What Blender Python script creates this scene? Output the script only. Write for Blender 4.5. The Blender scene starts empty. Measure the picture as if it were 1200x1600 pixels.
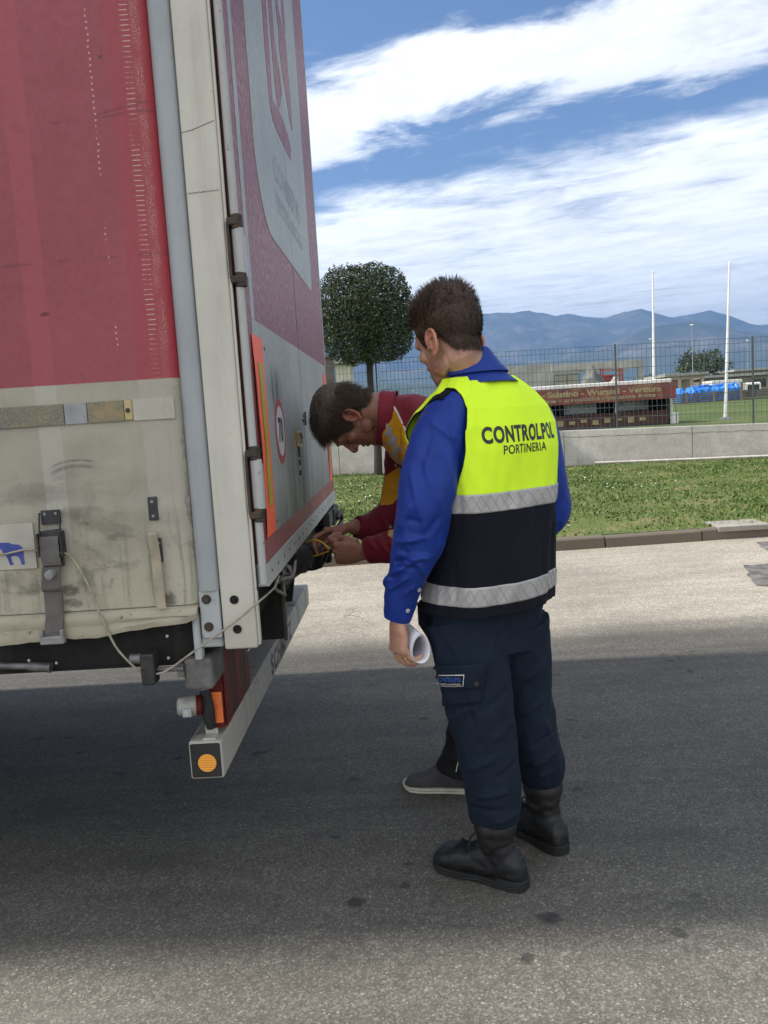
import bpy, bmesh, math, random
import numpy as np
from math import sin, cos, pi, radians, sqrt, exp, atan2
from mathutils import Vector, Matrix, noise
from mathutils.bvhtree import BVHTree
random.seed(7)
S = bpy.context.scene
COL = S.collection
# ------------------------------------------------------------------ camera
FPX, CX, CY = 1294.0, 600.0, 800.0
def _axes():
    y = np.array([26.0, 149.0, -FPX]); y /= np.linalg.norm(y)
    sn, cs = sin(.062), cos(.062)
    z = np.array([-sn, cs, -(y[0]*-sn + y[1]*cs)/y[2]]); z /= np.linalg.norm(z)
    return np.stack([np.cross(y, z), y, z], 1)
CM = _axes()
CAMP = np.array([0, 0, 1.45])
cd = bpy.data.cameras.new('camera'); cam = bpy.data.objects.new('camera', cd); COL.objects.link(cam)
cd.sensor_fit = 'VERTICAL'; cd.sensor_height = 36; cd.sensor_width = 27; cd.lens = 36*FPX/1600
cd.clip_start = .05; cd.clip_end = 60000
cam.matrix_world = Matrix.Translation((0, 0, 1.45)) @ Matrix(CM.T.tolist()).to_4x4()
S.camera = cam
def P(u, v, X=None, Y=None, Z=None):
    "the world point seen at photo pixel u, v on the plane x=X, y=Y or z=Z"
    d = CM.T @ np.array([u-CX, CY-v, -FPX])
    t = X/d[0] if X is not None else Y/d[1] if Y is not None else (Z-1.45)/d[2]
    return Vector((CAMP + t*d).tolist())
# ------------------------------------------------------------------ light
SUN_EL, SUN_AZ = radians(47), atan2(-1, .030)       # azimuth clockwise from +Y
sun_dir = Vector((sin(SUN_AZ)*cos(SUN_EL), cos(SUN_AZ)*cos(SUN_EL), sin(SUN_EL)))
ld = bpy.data.lights.new('sun', 'SUN'); ld.energy = 5.0; ld.angle = radians(2.2); ld.color = (1, .955, .885)
sun = bpy.data.objects.new('sun', ld); COL.objects.link(sun)
sun.rotation_euler = sun_dir.to_track_quat('Z', 'Y').to_euler()
S.view_settings.view_transform = 'Standard'; S.view_settings.look = 'None'
S.view_settings.exposure = .36; S.view_settings.gamma = 1
S.cycles.max_bounces = 8; S.cycles.diffuse_bounces = 4; S.cycles.volume_bounces = 1
S.cycles.use_denoising = True
S.cycles.sample_clamp_indirect = 6
S.cycles.caustics_reflective = False; S.cycles.caustics_refractive = False
# ------------------------------------------------------------------ node helper
class NT:
    def __init__(s, tree): s.t = tree; s.n = tree.nodes; s.l = tree.links
    def node(s, ty, **kw):
        n = s.n.new(ty)
        for k, v in kw.items(): setattr(n, k, v)
        return n
    def put(s, sock, val):
        if val is None: return
        if isinstance(val, bpy.types.NodeSocket): s.l.new(val, sock)
        else:
            if hasattr(sock.default_value, '__len__') and not hasattr(val, '__len__'): val = (val,)*len(sock.default_value)
            if hasattr(val, '__len__') and len(sock.default_value) == 4 and len(val) == 3: val = tuple(val)+(1,)
            sock.default_value = val
    def m(s, op, a, b=None, c=None, clamp=False):
        n = s.node('ShaderNodeMath', operation=op, use_clamp=clamp)
        s.put(n.inputs[0], a); s.put(n.inputs[1], b)
        if c is not None: s.put(n.inputs[2], c)
        return n.outputs[0]
    def add(s, a, b): return s.m('ADD', a, b)
    def sub(s, a, b): return s.m('SUBTRACT', a, b)
    def mul(s, a, b): return s.m('MULTIPLY', a, b)
    def mx(s, a, b): return s.m('MAXIMUM', a, b)
    def mn(s, a, b): return s.m('MINIMUM', a, b)
    def vm(s, op, a, b=None):
        n = s.node('ShaderNodeVectorMath', operation=op); s.put(n.inputs[0], a); s.put(n.inputs[1], b); return n.outputs[0]
    def mix(s, f, a, b, mode='MIX'):
        n = s.node('ShaderNodeMix', data_type='RGBA', blend_type=mode); n.clamp_factor = True
        s.put(n.inputs[0], f); s.put(n.inputs[6], a); s.put(n.inputs[7], b); return n.outputs[2]
    def sm(s, x, a, b, lo=0., hi=1.):
        "smoothstep from lo at x=a to hi at x=b"
        n = s.node('ShaderNodeMapRange', interpolation_type='SMOOTHSTEP'); n.clamp = True
        if a > b: a, b, lo, hi = b, a, hi, lo
        for i, v in enumerate((x, a, b, lo, hi)): s.put(n.inputs[i], v)
        return n.outputs[0]
    def band(s, x, a, b, e): return s.mul(s.sm(x, a-e, a+e), s.sm(x, b+e, b-e))
    def noise(s, vec, scale=5., detail=4., rough=.55, dist=0., out=0):
        n = s.node('ShaderNodeTexNoise'); s.put(n.inputs['Vector'], vec)
        for k, v in (('Scale', scale), ('Detail', detail), ('Roughness', rough), ('Distortion', dist)): s.put(n.inputs[k], v)
        return n.outputs[out]
    def voro(s, vec, scale=5., feature='F1', out='Distance', rnd=1.):
        n = s.node('ShaderNodeTexVoronoi', feature=feature); s.put(n.inputs['Vector'], vec); s.put(n.inputs['Scale'], scale); s.put(n.inputs['Randomness'], rnd)
        return n.outputs[out]
    def coord(s, which='Object'): return s.node('ShaderNodeTexCoord').outputs[which]
    def geo(s, which): return s.node('ShaderNodeNewGeometry').outputs[which]
    def xyz(s, v):
        n = s.node('ShaderNodeSeparateXYZ'); s.put(n.inputs[0], v); return n.outputs
    def comb(s, x=0., y=0., z=0.):
        n = s.node('ShaderNodeCombineXYZ')
        for i, v in enumerate((x, y, z)): s.put(n.inputs[i], v)
        return n.outputs[0]
    def map(s, vec, scale=(1, 1, 1), loc=(0, 0, 0), rot=(0, 0, 0)):
        n = s.node('ShaderNodeMapping'); s.put(n.inputs[0], vec); n.inputs[1].default_value = loc; n.inputs[2].default_value = rot; n.inputs[3].default_value = scale
        return n.outputs[0]
    def ramp(s, f, stops):
        n = s.node('ShaderNodeValToRGB'); s.put(n.inputs[0], f); cr = n.color_ramp
        while len(cr.elements) < len(stops): cr.elements.new(.5)
        for e, (p, c) in zip(cr.elements, stops): e.position = p; e.color = tuple(c)+(1,) if len(c) == 3 else c
        return n.outputs[0]
    def bump(s, h, strength=.3, dist=.01, normal=None):
        n = s.node('ShaderNodeBump'); n.inputs['Strength'].default_value = strength; n.inputs['Distance'].default_value = dist
        s.put(n.inputs['Height'], h)
        if normal is not None: s.l.new(normal, n.inputs['Normal'])
        return n.outputs[0]
MATS = {}
def material(name, fn):
    m = bpy.data.materials.new(name); m.use_nodes = True
    nt = NT(m.node_tree); b = nt.n['Principled BSDF']
    for k, v in fn(nt, b).items():
        if k == 'Surface': nt.l.new(v, nt.n['Material Output'].inputs['Surface'])
        else: nt.put(b.inputs[k], v)
    MATS[name] = m
    return m
def plain(name, col, rough=.6, metal=0., var=.18, scale=14., bump=.08, bscale=120., dirt=None, dirtamt=.5, spec=.5, coat=0., sheen=0.):
    "a colour with uneven tone, fine relief and optional dirt"
    if hasattr(bscale, '__len__'): dirt, dirtamt, bscale = bscale, (dirt or .5), 120.
    def fn(t, b):
        c = t.coord()
        n1 = t.noise(c, scale, 6, .6)
        f = t.sm(n1, .3, .7, 1-var, 1+var)
        out = t.mix(1, col, t.comb(f, f, f), 'MULTIPLY')
        if dirt is not None:
            d = t.sm(t.noise(c, scale*.6, 8, .68, .4), .5, .72, 0, dirtamt)
            out = t.mix(d, out, dirt)
        r = {'Base Color': out, 'Roughness': t.sm(t.noise(c, scale*2, 5), .3, .7, max(rough-.1, .05), min(rough+.1, 1)), 'Metallic': metal, 'Specular IOR Level': spec}
        if bump: r['Normal'] = t.bump(t.noise(c, bscale, 4, .6), bump, .002)
        if coat: r['Coat Weight'] = coat
        if sheen: r['Sheen Weight'] = sheen
        return r
    return material(name, fn)
# ------------------------------------------------------------------ mesh helper
class Geo:
    def __init__(s): s.v = []; s.f = []; s.mi = []
    def raw(s, vs, fs, mi=0):
        o = len(s.v); s.v += [tuple(v) for v in vs]; s.f += [tuple(i+o for i in f) for f in fs]; s.mi += [mi]*len(fs); return s
    def box(s, c, size, R=None, mi=0, taper=1.):
        c = Vector(c); vs = []
        for z in (-1, 1):
            k = taper if z > 0 else 1.
            for x, y in ((-1, -1), (1, -1), (1, 1), (-1, 1)):
                p = Vector((x*size[0]/2*k, y*size[1]/2*k, z*size[2]/2))
                vs.append(c+(R @ p if R is not None else p))
        return s.raw(vs, [(3, 2, 1, 0), (4, 5, 6, 7), (0, 1, 5, 4), (1, 2, 6, 5), (2, 3, 7, 6), (3, 0, 4, 7)], mi)
    def box2(s, a, b, mi=0): return s.box([(a[i]+b[i])/2 for i in range(3)], [abs(b[i]-a[i]) for i in range(3)], None, mi)
    def bar(s, a, b, w, h, up=(0, 0, 1), mi=0):
        a, b = Vector(a), Vector(b); d = (b-a); L = d.length; d.normalize(); r = d.cross(Vector(up)).normalized(); u = r.cross(d)
        R = Matrix((r, d, u)).transposed(); return s.box((a+b)/2, (w, L, h), R, mi)
    def loft(s, rings, caps=True, closed=True, mi=0):
        n = len(rings[0]); o = len(s.v)
        for r in rings: s.v += [tuple(p) for p in r]
        for i in range(len(rings)-1):
            for j in range(n if closed else n-1):
                k = (j+1) % n
                s.f.append((o+i*n+j, o+i*n+k, o+(i+1)*n+k, o+(i+1)*n+j)); s.mi.append(mi)
        if caps:
            s.f.append(tuple(o+j for j in reversed(range(n)))); s.f.append(tuple(o+(len(rings)-1)*n+j for j in range(n))); s.mi += [mi, mi]
        return s
    def tube(s, pts, r, n=10, caps=True, smooth=0, mi=0, flat=1., side=None):
        pts = [Vector(p) for p in pts]
        rs = list(r) if hasattr(r, '__len__') else [r]*len(pts)
        if smooth: pts, rs = spline(pts, rs, smooth)
        rings = []; prev = None
        for i, p in enumerate(pts):
            d = (pts[min(i+1, len(pts)-1)]-pts[max(i-1, 0)])
            if d.length < 1e-9: d = Vector((0, 0, 1))
            d.normalize()
            if prev is None:
                a = Vector(side) if side is not None else (Vector((0, 0, 1)) if abs(d.z) < .9 else Vector((1, 0, 0)))
            else: a = prev
            a = (a-d*a.dot(d)).normalized(); b = d.cross(a); prev = a
            rings.append([p+a*(rs[i]*cos(2*pi*k/n))+b*(rs[i]*flat*sin(2*pi*k/n)) for k in range(n)])
        return s.loft(rings, caps, True, mi)
    def cyl(s, a, b, r, n=16, mi=0, r2=None): return s.tube([a, b], [r, r if r2 is None else r2], n, True, 0, mi)
    def ball(s, c, rad, R=None, n=16, m=10, mi=0):
        c = Vector(c); rad = (rad,)*3 if not hasattr(rad, '__len__') else rad
        vs = [Vector((0, 0, -rad[2]))]
        for i in range(1, m):
            th = pi*i/m-pi/2
            for j in range(n): ph = 2*pi*j/n; vs.append(Vector((rad[0]*cos(th)*cos(ph), rad[1]*cos(th)*sin(ph), rad[2]*sin(th))))
        vs.append(Vector((0, 0, rad[2])))
        fs = [(0, 1+(j+1) % n, 1+j) for j in range(n)]
        for i in range(m-2):
            for j in range(n): k = (j+1) % n; a = 1+i*n; fs.append((a+j, a+k, a+n+k, a+n+j))
        l = len(vs)-1; a = 1+(m-2)*n
        fs += [(l, a+j, a+(j+1) % n) for j in range(n)]
        return s.raw([c+(R @ v if R is not None else v) for v in vs], fs, mi)
    def prism(s, poly, o, ex, ey, ez, mi=0):
        "poly of (a,b) in the plane o,ex,ey, thickness vector ez"
        o, ex, ey, ez = map(Vector, (o, ex, ey, ez)); n = len(poly)
        vs = [o+ex*a+ey*b for a, b in poly]; vs += [v+ez for v in vs]
        return s.raw(vs, [tuple(reversed(range(n))), tuple(range(n, 2*n))]+[(i, (i+1) % n, n+(i+1) % n, n+i) for i in range(n)], mi)
    def disc(s, c, ax, r, th, n=32, mi=0, r2=None):
        ax = Vector(ax).normalized(); return s.cyl(Vector(c), Vector(c)+ax*th, r, n, mi, r2)
def spline(pts, rs, k):
    op, orr = [], []; n = len(pts)
    for i in range(n-1):
        p0, p1, p2, p3 = pts[max(i-1, 0)], pts[i], pts[i+1], pts[min(i+2, n-1)]
        for j in range(k):
            t = j/k; t2, t3 = t*t, t*t*t
            op.append((p1*2+(p2-p0)*t+(p0*2-p1*5+p2*4-p3)*t2+(p1*3-p0-p2*3+p3)*t3)*.5)
            orr.append(rs[i]*(1-t)+rs[i+1]*t)
    op.append(pts[-1]); orr.append(rs[-1]); return op, orr
def root_loc(o):
    while o.parent: o = o.parent
    return o.location.copy()
def link(name, me, mats, parent=None, bevel=0, smooth=35, seg=2):
    for m in (mats if isinstance(mats, (list, tuple)) else [mats]): me.materials.append(m)
    o = bpy.data.objects.new(name, me); COL.objects.link(o)
    if parent is not None:
        o.parent = parent; L = root_loc(parent)
        if L.length > 0: me.transform(Matrix.Translation(-L))
    if smooth:
        me.shade_smooth()
        if smooth < 180: me.set_sharp_from_angle(angle=radians(smooth))
    if bevel:
        b = o.modifiers.new('bevel', 'BEVEL'); b.width = bevel; b.segments = seg; b.limit_method = 'ANGLE'; b.angle_limit = radians(40); b.harden_normals = True
    return o
def mesh_of(g):
    me = bpy.data.meshes.new('mesh'); me.from_pydata(g.v, [], g.f)
    if any(g.mi): me.polygons.foreach_set('material_index', g.mi)
    me.validate(); me.update(); return me
def fixn(me):
    bm = bmesh.new(); bm.from_mesh(me); bmesh.ops.recalc_face_normals(bm, faces=bm.faces); bm.to_mesh(me); bm.free(); return me
def obj(name, g, mats, parent=None, bevel=0, smooth=35, seg=2):
    return link(name, fixn(mesh_of(g)), mats, parent, bevel, smooth, seg)
def thing(name, label, cat, loc=(0, 0, 0), group=None):
    o = bpy.data.objects.new(name, None); COL.objects.link(o); o.location = loc; o.empty_display_size = .1
    return tag(o, label, cat, group)
def tag(o, label=None, cat=None, group=None, kind=None):
    for k, v in (('label', label), ('category', cat), ('group', group), ('kind', kind)):
        if v: o[k] = v
    return o
def dup(root, loc, label=None):
    r = root.copy(); COL.objects.link(r); r.location = loc
    if label: r['label'] = label
    for ch in list(root.children):
        c = ch.copy(); COL.objects.link(c); c.parent = r
        for g in ch.children:
            d = g.copy(); COL.objects.link(d); d.parent = c
    return r
def evaluated(me, setup):
    "mesh after modifiers added by setup(obj)"
    o = bpy.data.objects.new('tmp', me); COL.objects.link(o); setup(o)
    dg = bpy.context.evaluated_depsgraph_get(); dg.update()
    out = bpy.data.meshes.new_from_object(o.evaluated_get(dg))
    bpy.data.objects.remove(o); return out
def remesh(g, voxel, smooth=3, fac=.5):
    def st(o):
        m = o.modifiers.new('r', 'REMESH'); m.mode = 'VOXEL'; m.voxel_size = voxel; m.adaptivity = 0
        if smooth: k = o.modifiers.new('s', 'SMOOTH'); k.iterations = smooth; k.factor = fac
    return evaluated(fixn(mesh_of(g)), st)
def co(me):
    a = np.empty(len(me.vertices)*3, np.float32); me.vertices.foreach_get('co', a); return a.reshape(-1, 3).astype(np.float64)
def setco(me, a): me.vertices.foreach_set('co', a.astype(np.float32).ravel()); me.update()
def normals(me):
    a = np.empty(len(me.vertices)*3, np.float32); me.vertex_normals.foreach_get('vector', a); return a.reshape(-1, 3).astype(np.float64)
def text_mesh(s, bold=0., sub=0, space=1., shear=0.):
    "verts (unit box scaled by caller), faces of a line of lettering"
    cu = bpy.data.curves.new('t', 'FONT'); cu.body = s; cu.size = 1; cu.offset = bold; cu.space_character = space; cu.shear = shear; cu.resolution_u = 5; cu.fill_mode = 'FRONT'
    o = bpy.data.objects.new('t', cu); COL.objects.link(o)
    dg = bpy.context.evaluated_depsgraph_get(); dg.update()
    me = bpy.data.meshes.new_from_object(o.evaluated_get(dg)); bpy.data.objects.remove(o)
    bm = bmesh.new(); bm.from_mesh(me); bmesh.ops.remove_doubles(bm, verts=bm.verts, dist=1e-4)
    bmesh.ops.triangulate(bm, faces=bm.faces)
    for _ in range(sub):
        es = [e for e in bm.edges if e.calc_length() > .10]
        if not es: break
        bmesh.ops.subdivide_edges(bm, edges=es, cuts=1); bmesh.ops.triangulate(bm, faces=bm.faces)
    vs = [v.co.copy() for v in bm.verts]; fs = [tuple(v.index for v in f.verts) for f in bm.faces]; bm.free()
    x0, x1 = min(v.x for v in vs), max(v.x for v in vs); y0, y1 = min(v.y for v in vs), max(v.y for v in vs)
    return [((v.x-x0)/(x1-x0), (v.y-y0)/(y1-y0)) for v in vs], fs
def sign_text(g, s, o, ex, ey, bold=.02, mi=0, space=1.):
    "lettering laid in the box o, o+ex, o+ey"
    vs, fs = text_mesh(s, bold, 0, space); o, ex, ey = Vector(o), Vector(ex), Vector(ey)
    return g.raw([o+ex*a+ey*b for a, b in vs], fs, mi)
# ------------------------------------------------------------------ sky
W = bpy.data.worlds.new('World'); S.world = W; W.use_nodes = True
def build_world():
    t = NT(W.node_tree); bg = t.n['Background']
    sky = t.node('ShaderNodeTexSky', sky_type='NISHITA'); sky.sun_disc = False
    sky.sun_elevation = SUN_EL; sky.sun_rotation = SUN_AZ; sky.air_density = 1.0; sky.dust_density = .6; sky.ozone_density = 3.0; sky.altitude = 50
    d = t.coord('Generated'); x, y, z = t.xyz(d)
    iz = t.m('DIVIDE', 1., t.mx(z, .035))
    px, py = t.mul(x, iz), t.mul(y, iz)                       # where the view ray meets a cloud layer one unit up
    s = t.add(t.mul(px, .527), t.mul(py, .85)); a = t.sub(t.mul(px, .85), t.mul(py, .527))
    p = t.comb(px, py, 0)
    st = t.comb(t.mul(a, .8), t.mul(s, 1.2), .3)               # streaks drawn out along the bands
    n1 = t.noise(st, .9, 9, .56, .25); n2 = t.noise(st, 3.0, 11, .64, .35); n3 = t.noise(p, .35, 5, .5)
    ss = t.add(s, t.add(t.mul(t.sub(n1, .5), 1.15), t.mul(t.sub(n2, .5), 1.0)))
    b1 = t.band(ss, 2.12, 2.78, .16)
    b2 = t.sm(ss, 3.12, 3.75, 0, .97)
    b3 = t.mul(t.sm(n3, .36, .55, .5, .95), t.sm(s, 1.4, .6))  # unseen cloud overhead and behind the camera, added to whiten the fill light
    cov = t.mx(t.mx(b1, b2), b3)
    det = t.add(t.mul(n1, .5), t.mul(n2, .5))
    cov = t.m('MULTIPLY', cov, t.sm(det, .28, .46, .45, 1.), clamp=True)
    cov = t.mx(cov, t.mul(t.sm(z, .2, .03), .86))              # thickens towards the horizon
    bright = t.sm(t.add(det, t.mul(n2, .2)), .35, .80, .90, 1.34)
    cc = t.mix(t.sm(z, .5, .0), (.92, .93, .96), (1.42, 1.43, 1.44))
    cl = t.mix(1, cc, t.comb(bright, bright, bright), 'MULTIPLY')
    cl = t.vm('SCALE', cl); cl.node.inputs['Scale'].default_value = .98/.1
    tint = t.mix(1, sky.outputs[0], (.90, .98, 1.12), 'MULTIPLY')
    t.put(bg.inputs['Color'], t.mix(t.mul(cov, .93), tint, cl)); bg.inputs['Strength'].default_value = .10
build_world()
# ------------------------------------------------------------------ materials of the place
def asphalt(t, b):
    c = t.coord(); x, y, z = t.xyz(c)
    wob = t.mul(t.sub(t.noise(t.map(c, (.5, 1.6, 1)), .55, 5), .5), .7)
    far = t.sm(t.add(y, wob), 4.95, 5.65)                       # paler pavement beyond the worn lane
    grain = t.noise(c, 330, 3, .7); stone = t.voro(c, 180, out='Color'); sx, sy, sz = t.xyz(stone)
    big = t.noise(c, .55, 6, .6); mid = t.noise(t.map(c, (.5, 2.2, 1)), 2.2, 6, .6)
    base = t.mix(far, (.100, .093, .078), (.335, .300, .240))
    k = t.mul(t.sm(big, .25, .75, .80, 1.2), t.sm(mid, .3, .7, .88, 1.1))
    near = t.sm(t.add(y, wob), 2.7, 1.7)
    k = t.mul(k, t.add(1., t.mul(near, .52)))                   # sunlight put into the colour: strip outside the trailer's shadow made lighter
    k = t.mul(k, t.sm(grain, .28, .72, .68, 1.32))
    k = t.mul(k, t.add(.70, t.add(t.mul(t.m('POWER', sx, 2.2), .60), t.mul(t.m('POWER', sy, 9.), 1.1))))
    patchy = t.noise(c, 17, 5, .65); k = t.mul(k, t.sm(patchy, .3, .7, .90, 1.10))
    col = t.mix(1, base, t.comb(k, k, k), 'MULTIPLY')
    wv = t.vm('SCALE', t.vm('SUBTRACT', t.noise(c, 4., 4, .6, out=1), (.5, .5, .5))); wv.node.inputs['Scale'].default_value = .22
    cw = t.vm('ADD', t.map(c, (1, 1.25, 1)), wv); lane = t.sm(y, 5.3, 4.5)
    some = t.sm(t.noise(c, .7, 3), .36, .50)
    for sc, r0, a_ in ((2.1, .11, .8), (4.3, .14, .7), (.75, .085, .75)):
        d = t.voro(cw, sc); col = t.mix(t.mul(t.mul(t.sm(d, r0, r0*.5), a_), t.mul(lane, some)), col, (.024, .023, .022))
    st2 = t.mul(t.sm(t.noise(t.map(c, (.9, 1.5, 1)), 1.4, 5, .55), .54, .70), lane)
    col = t.mix(t.mul(st2, .38), col, (.040, .038, .036))
    tyre = t.mul(t.mx(t.band(t.add(y, t.mul(t.sub(t.noise(c, .3, 2), .5), .25)), 2.9, 3.2, .14), t.band(t.add(y, t.mul(t.sub(t.noise(c, .3, 2), .5), .25)), 4.55, 4.9, .14)), t.sm(t.noise(t.map(c, (.4, 5, 1)), 3, 5), .40, .62))
    col = t.mix(t.mul(tyre, .28), col, (.035, .034, .033))
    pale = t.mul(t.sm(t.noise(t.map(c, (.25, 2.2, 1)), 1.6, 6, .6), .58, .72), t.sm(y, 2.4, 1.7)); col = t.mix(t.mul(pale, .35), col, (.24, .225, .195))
    crack = t.voro(t.vm('ADD', c, t.vm('SCALE', t.noise(c, 2.2, 4, out=1))), .33, 'DISTANCE_TO_EDGE')
    cr = t.mul(t.sm(crack, .006, .0), t.sm(t.noise(c, .3, 2), .52, .6))
    col = t.mix(t.mul(cr, .55), col, (.03, .03, .03))
    h = t.add(t.mul(grain, .5), t.mul(sx, .7))
    return {'Base Color': col, 'Roughness': t.sm(grain, .3, .7, .66, .9), 'Specular IOR Level': .35, 'Normal': t.bump(h, .6, .005)}
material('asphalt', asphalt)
def soil(t, b):
    c = t.coord(); x, y, z = t.xyz(c)
    g = t.noise(c, 2.0, 7, .65); g2 = t.noise(c, 40, 4)
    col = t.ramp(g, [(.30, (.07, .10, .030)), (.50, (.115, .145, .045)), (.62, (.18, .165, .075)), (.75, (.20, .14, .09))])
    k = t.sm(g2, .3, .7, .7, 1.25)
    return {'Base Color': t.mix(1, col, t.comb(k, k, k), 'MULTIPLY'), 'Roughness': .95, 'Normal': t.bump(g2, .6, .02), 'Specular IOR Level': .1}
material('lawn_soil', soil)
def blade(t, b):
    c = t.coord(); rnd = t.geo('Random Per Island')
    g = t.noise(c, 1.1, 5, .6)
    col = t.ramp(t.add(t.mul(rnd, .5), t.mul(g, .55)), [(.2, (.045, .09, .018)), (.5, (.090, .148, .032)), (.74, (.155, .185, .055)), (.92, (.27, .235, .11))])
    return {'Base Color': col, 'Roughness': .6, 'Specular IOR Level': .3}
material('grass_blade', blade)
def field(t, b):
    c = t.coord(); g = t.noise(c, .25, 7, .65); g2 = t.noise(c, 3.5, 5, .7); x, y, z = t.xyz(c)
    col = t.ramp(t.add(t.mul(g, .55), t.mul(g2, .45)), [(.32, (.05, .085, .025)), (.5, (.085, .12, .04)), (.62, (.14, .14, .06)), (.78, (.22, .19, .11))])
    return {'Base Color': col, 'Roughness': .95, 'Specular IOR Level': .1, 'Normal': t.bump(g2, .5, .1)}
material('field_grass', field)
def concrete_fn(col, dirt, vs=1., joint=True):
    def fn(t, b):
        c = t.coord(); x, y, z = t.xyz(c)
        n = t.noise(c, 1.3, 8, .65); f = t.noise(c, 26, 6, .65); pits = t.voro(c, 9.)
        k = t.mul(t.sm(n, .3, .72, .8, 1.15), t.sm(f, .3, .7, .88, 1.1))
        o = t.mix(1, col, t.comb(k, k, k), 'MULTIPLY')
        streak = t.noise(t.map(c, (6, 6, .5)), 1.1, 6, .6)
        o = t.mix(t.mul(t.sm(streak, .55, .75), .35), o, dirt)
        o = t.mix(t.mul(t.sm(t.add(z, t.mul(t.sub(n, .5), .5)), .38, .05), .55), o, (.21, .17, .125))
        o = t.mix(t.mul(t.sm(t.add(pits, t.mul(f, .05)), .10, .07), .6), o, (.10, .095, .085))
        return {'Base Color': o, 'Roughness': .9, 'Specular IOR Level': .2, 'Normal': t.bump(t.add(f, n), .35, .01)}
    return fn
material('wall_concrete', concrete_fn((.45, .432, .395), (.25, .24, .215)))
material('kerb_stone', concrete_fn((.088, .081, .069), (.032, .029, .025)))
material('slab_concrete', concrete_fn((.42, .40, .36), (.25, .24, .21)))
plain('galvanised', (.34, .36, .37), .5, .6, .15, 8)
plain('pole_white', (.74, .73, .70), .5, 0, .1, 4, .03)
plain('pipe_white', (.52, .50, .45), .5, 0, .2, 6, .03, (.35, .3, .24), .5)
plain('dark_patch', (.115, .11, .1), .9, 0, .45, 9, .7, 60, (.3, .27, .22), .75)
plain('bark', (.035, .029, .023), .9, 0, .4, 20, .6, 60)
def leaf(t, b):
    rnd = t.geo('Random Per Island')
    col = t.ramp(rnd, [(0, (.012, .024, .008)), (.45, (.026, .050, .014)), (.8, (.050, .076, .024)), (1, (.10, .10, .045))])
    return {'Base Color': col, 'Roughness': .5, 'Specular IOR Level': .4}
material('leaf', leaf)
def rock(t, b):
    c = t.coord(); x, y, z = t.xyz(c)
    n = t.noise(c, .0028, 9, .62); n2 = t.noise(c, .012, 6, .7)
    col = t.ramp(t.add(t.mul(n, .6), t.mul(n2, .4)), [(.35, (.035, .045, .03)), (.5, (.08, .08, .06)), (.60, (.17, .15, .125)), (.72, (.34, .31, .28))])
    low = t.sm(z, 420, 120)
    return {'Base Color': t.mix(t.mul(low, .7), col, (.07, .09, .05)), 'Roughness': 1., 'Specular IOR Level': 0.}
material('mountain_rock', rock)
# ------------------------------------------------------------------ ground, road, kerb, lawn
def wall_y(x): return 17.3-.30*(x-6.)
def lawn_z(x, y): return .115+.05*min(max((y-8.6)/8, 0), 1)+.012*noise.noise(Vector((x*.7, y*.7, 3)))
def ground():
    xs = [-26000, -9000, -3000, -900, -250, -80, -30, -10, 0, 10, 25, 50, 90, 250, 900, 3000, 9000, 26000]
    rows = [(-26000, -.06), (-3000, -.06), (-300, -.06), (-40, -.06), (0, -.06), (-.06, -.06), (.06, .42), (8, .55), (16, .62), (38, .95), (60, 1.22), (75, 1.28), (300, 1.3), (1200, 1.0), (4000, 0), (12000, -2), (26000, -8)]
    v, f = [], []
    for i, (d, z) in enumerate(rows):
        for x in xs:
            xx = min(max(x, -30), 50)
            y = (d if i < 4 else wall_y(xx)+.14+d) if i != 4 else 7.
            v.append((x, y, z))
    n = len(xs)
    for i in range(len(rows)-1):
        for j in range(n-1): f.append((i*n+j, i*n+j+1, (i+1)*n+j+1, (i+1)*n+j))
    tag(obj('ground', Geo().raw(v, f), MATS['field_grass'], None, 0, 0), kind='structure')
ground()
def kerb_y(x): return 8.235+.066*x
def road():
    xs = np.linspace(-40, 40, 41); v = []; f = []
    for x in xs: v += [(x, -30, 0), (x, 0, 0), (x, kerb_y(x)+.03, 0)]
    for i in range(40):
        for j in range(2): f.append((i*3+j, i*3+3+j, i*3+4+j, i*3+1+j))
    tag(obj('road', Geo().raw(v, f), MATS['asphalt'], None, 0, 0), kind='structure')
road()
def kerb():
    g = Geo(); x = -30.
    rnd = random.Random(3)
    while x < 34:
        L = 1.0; a, b = x+.006, x+L-.006; dz = rnd.uniform(-.006, .006); dy = rnd.uniform(-.006, .006)
        g.prism([(0, -.04), (.13, -.04), (.13, .115+dz), (.022, .115+dz), (.004, .098+dz)], (a, kerb_y(a)+dy, 0), (0, 1, 0), (0, 0, 1), (b-a, kerb_y(b)-kerb_y(a), 0)); x += L
    tag(obj('kerb', g, MATS['kerb_stone'], None, .006), kind='structure')
kerb()
def lawn():
    v, f = [], []; nx, ny = 90, 34
    for i in range(nx+1):
        x = -30+60*i/nx
        for j in range(ny+1):
            y0, y1 = kerb_y(x)+.12, wall_y(x)+.02
            y = y0+(y1-y0)*j/ny; v.append((x, y, lawn_z(x, y)))
    for i in range(nx):
        for j in range(ny): a = i*(ny+1)+j; f.append((a, a+ny+1, a+ny+2, a+1))
    tag(obj('lawn', Geo().raw(v, f), MATS['lawn_soil'], None, 0, 180), kind='structure')
lawn()
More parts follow.
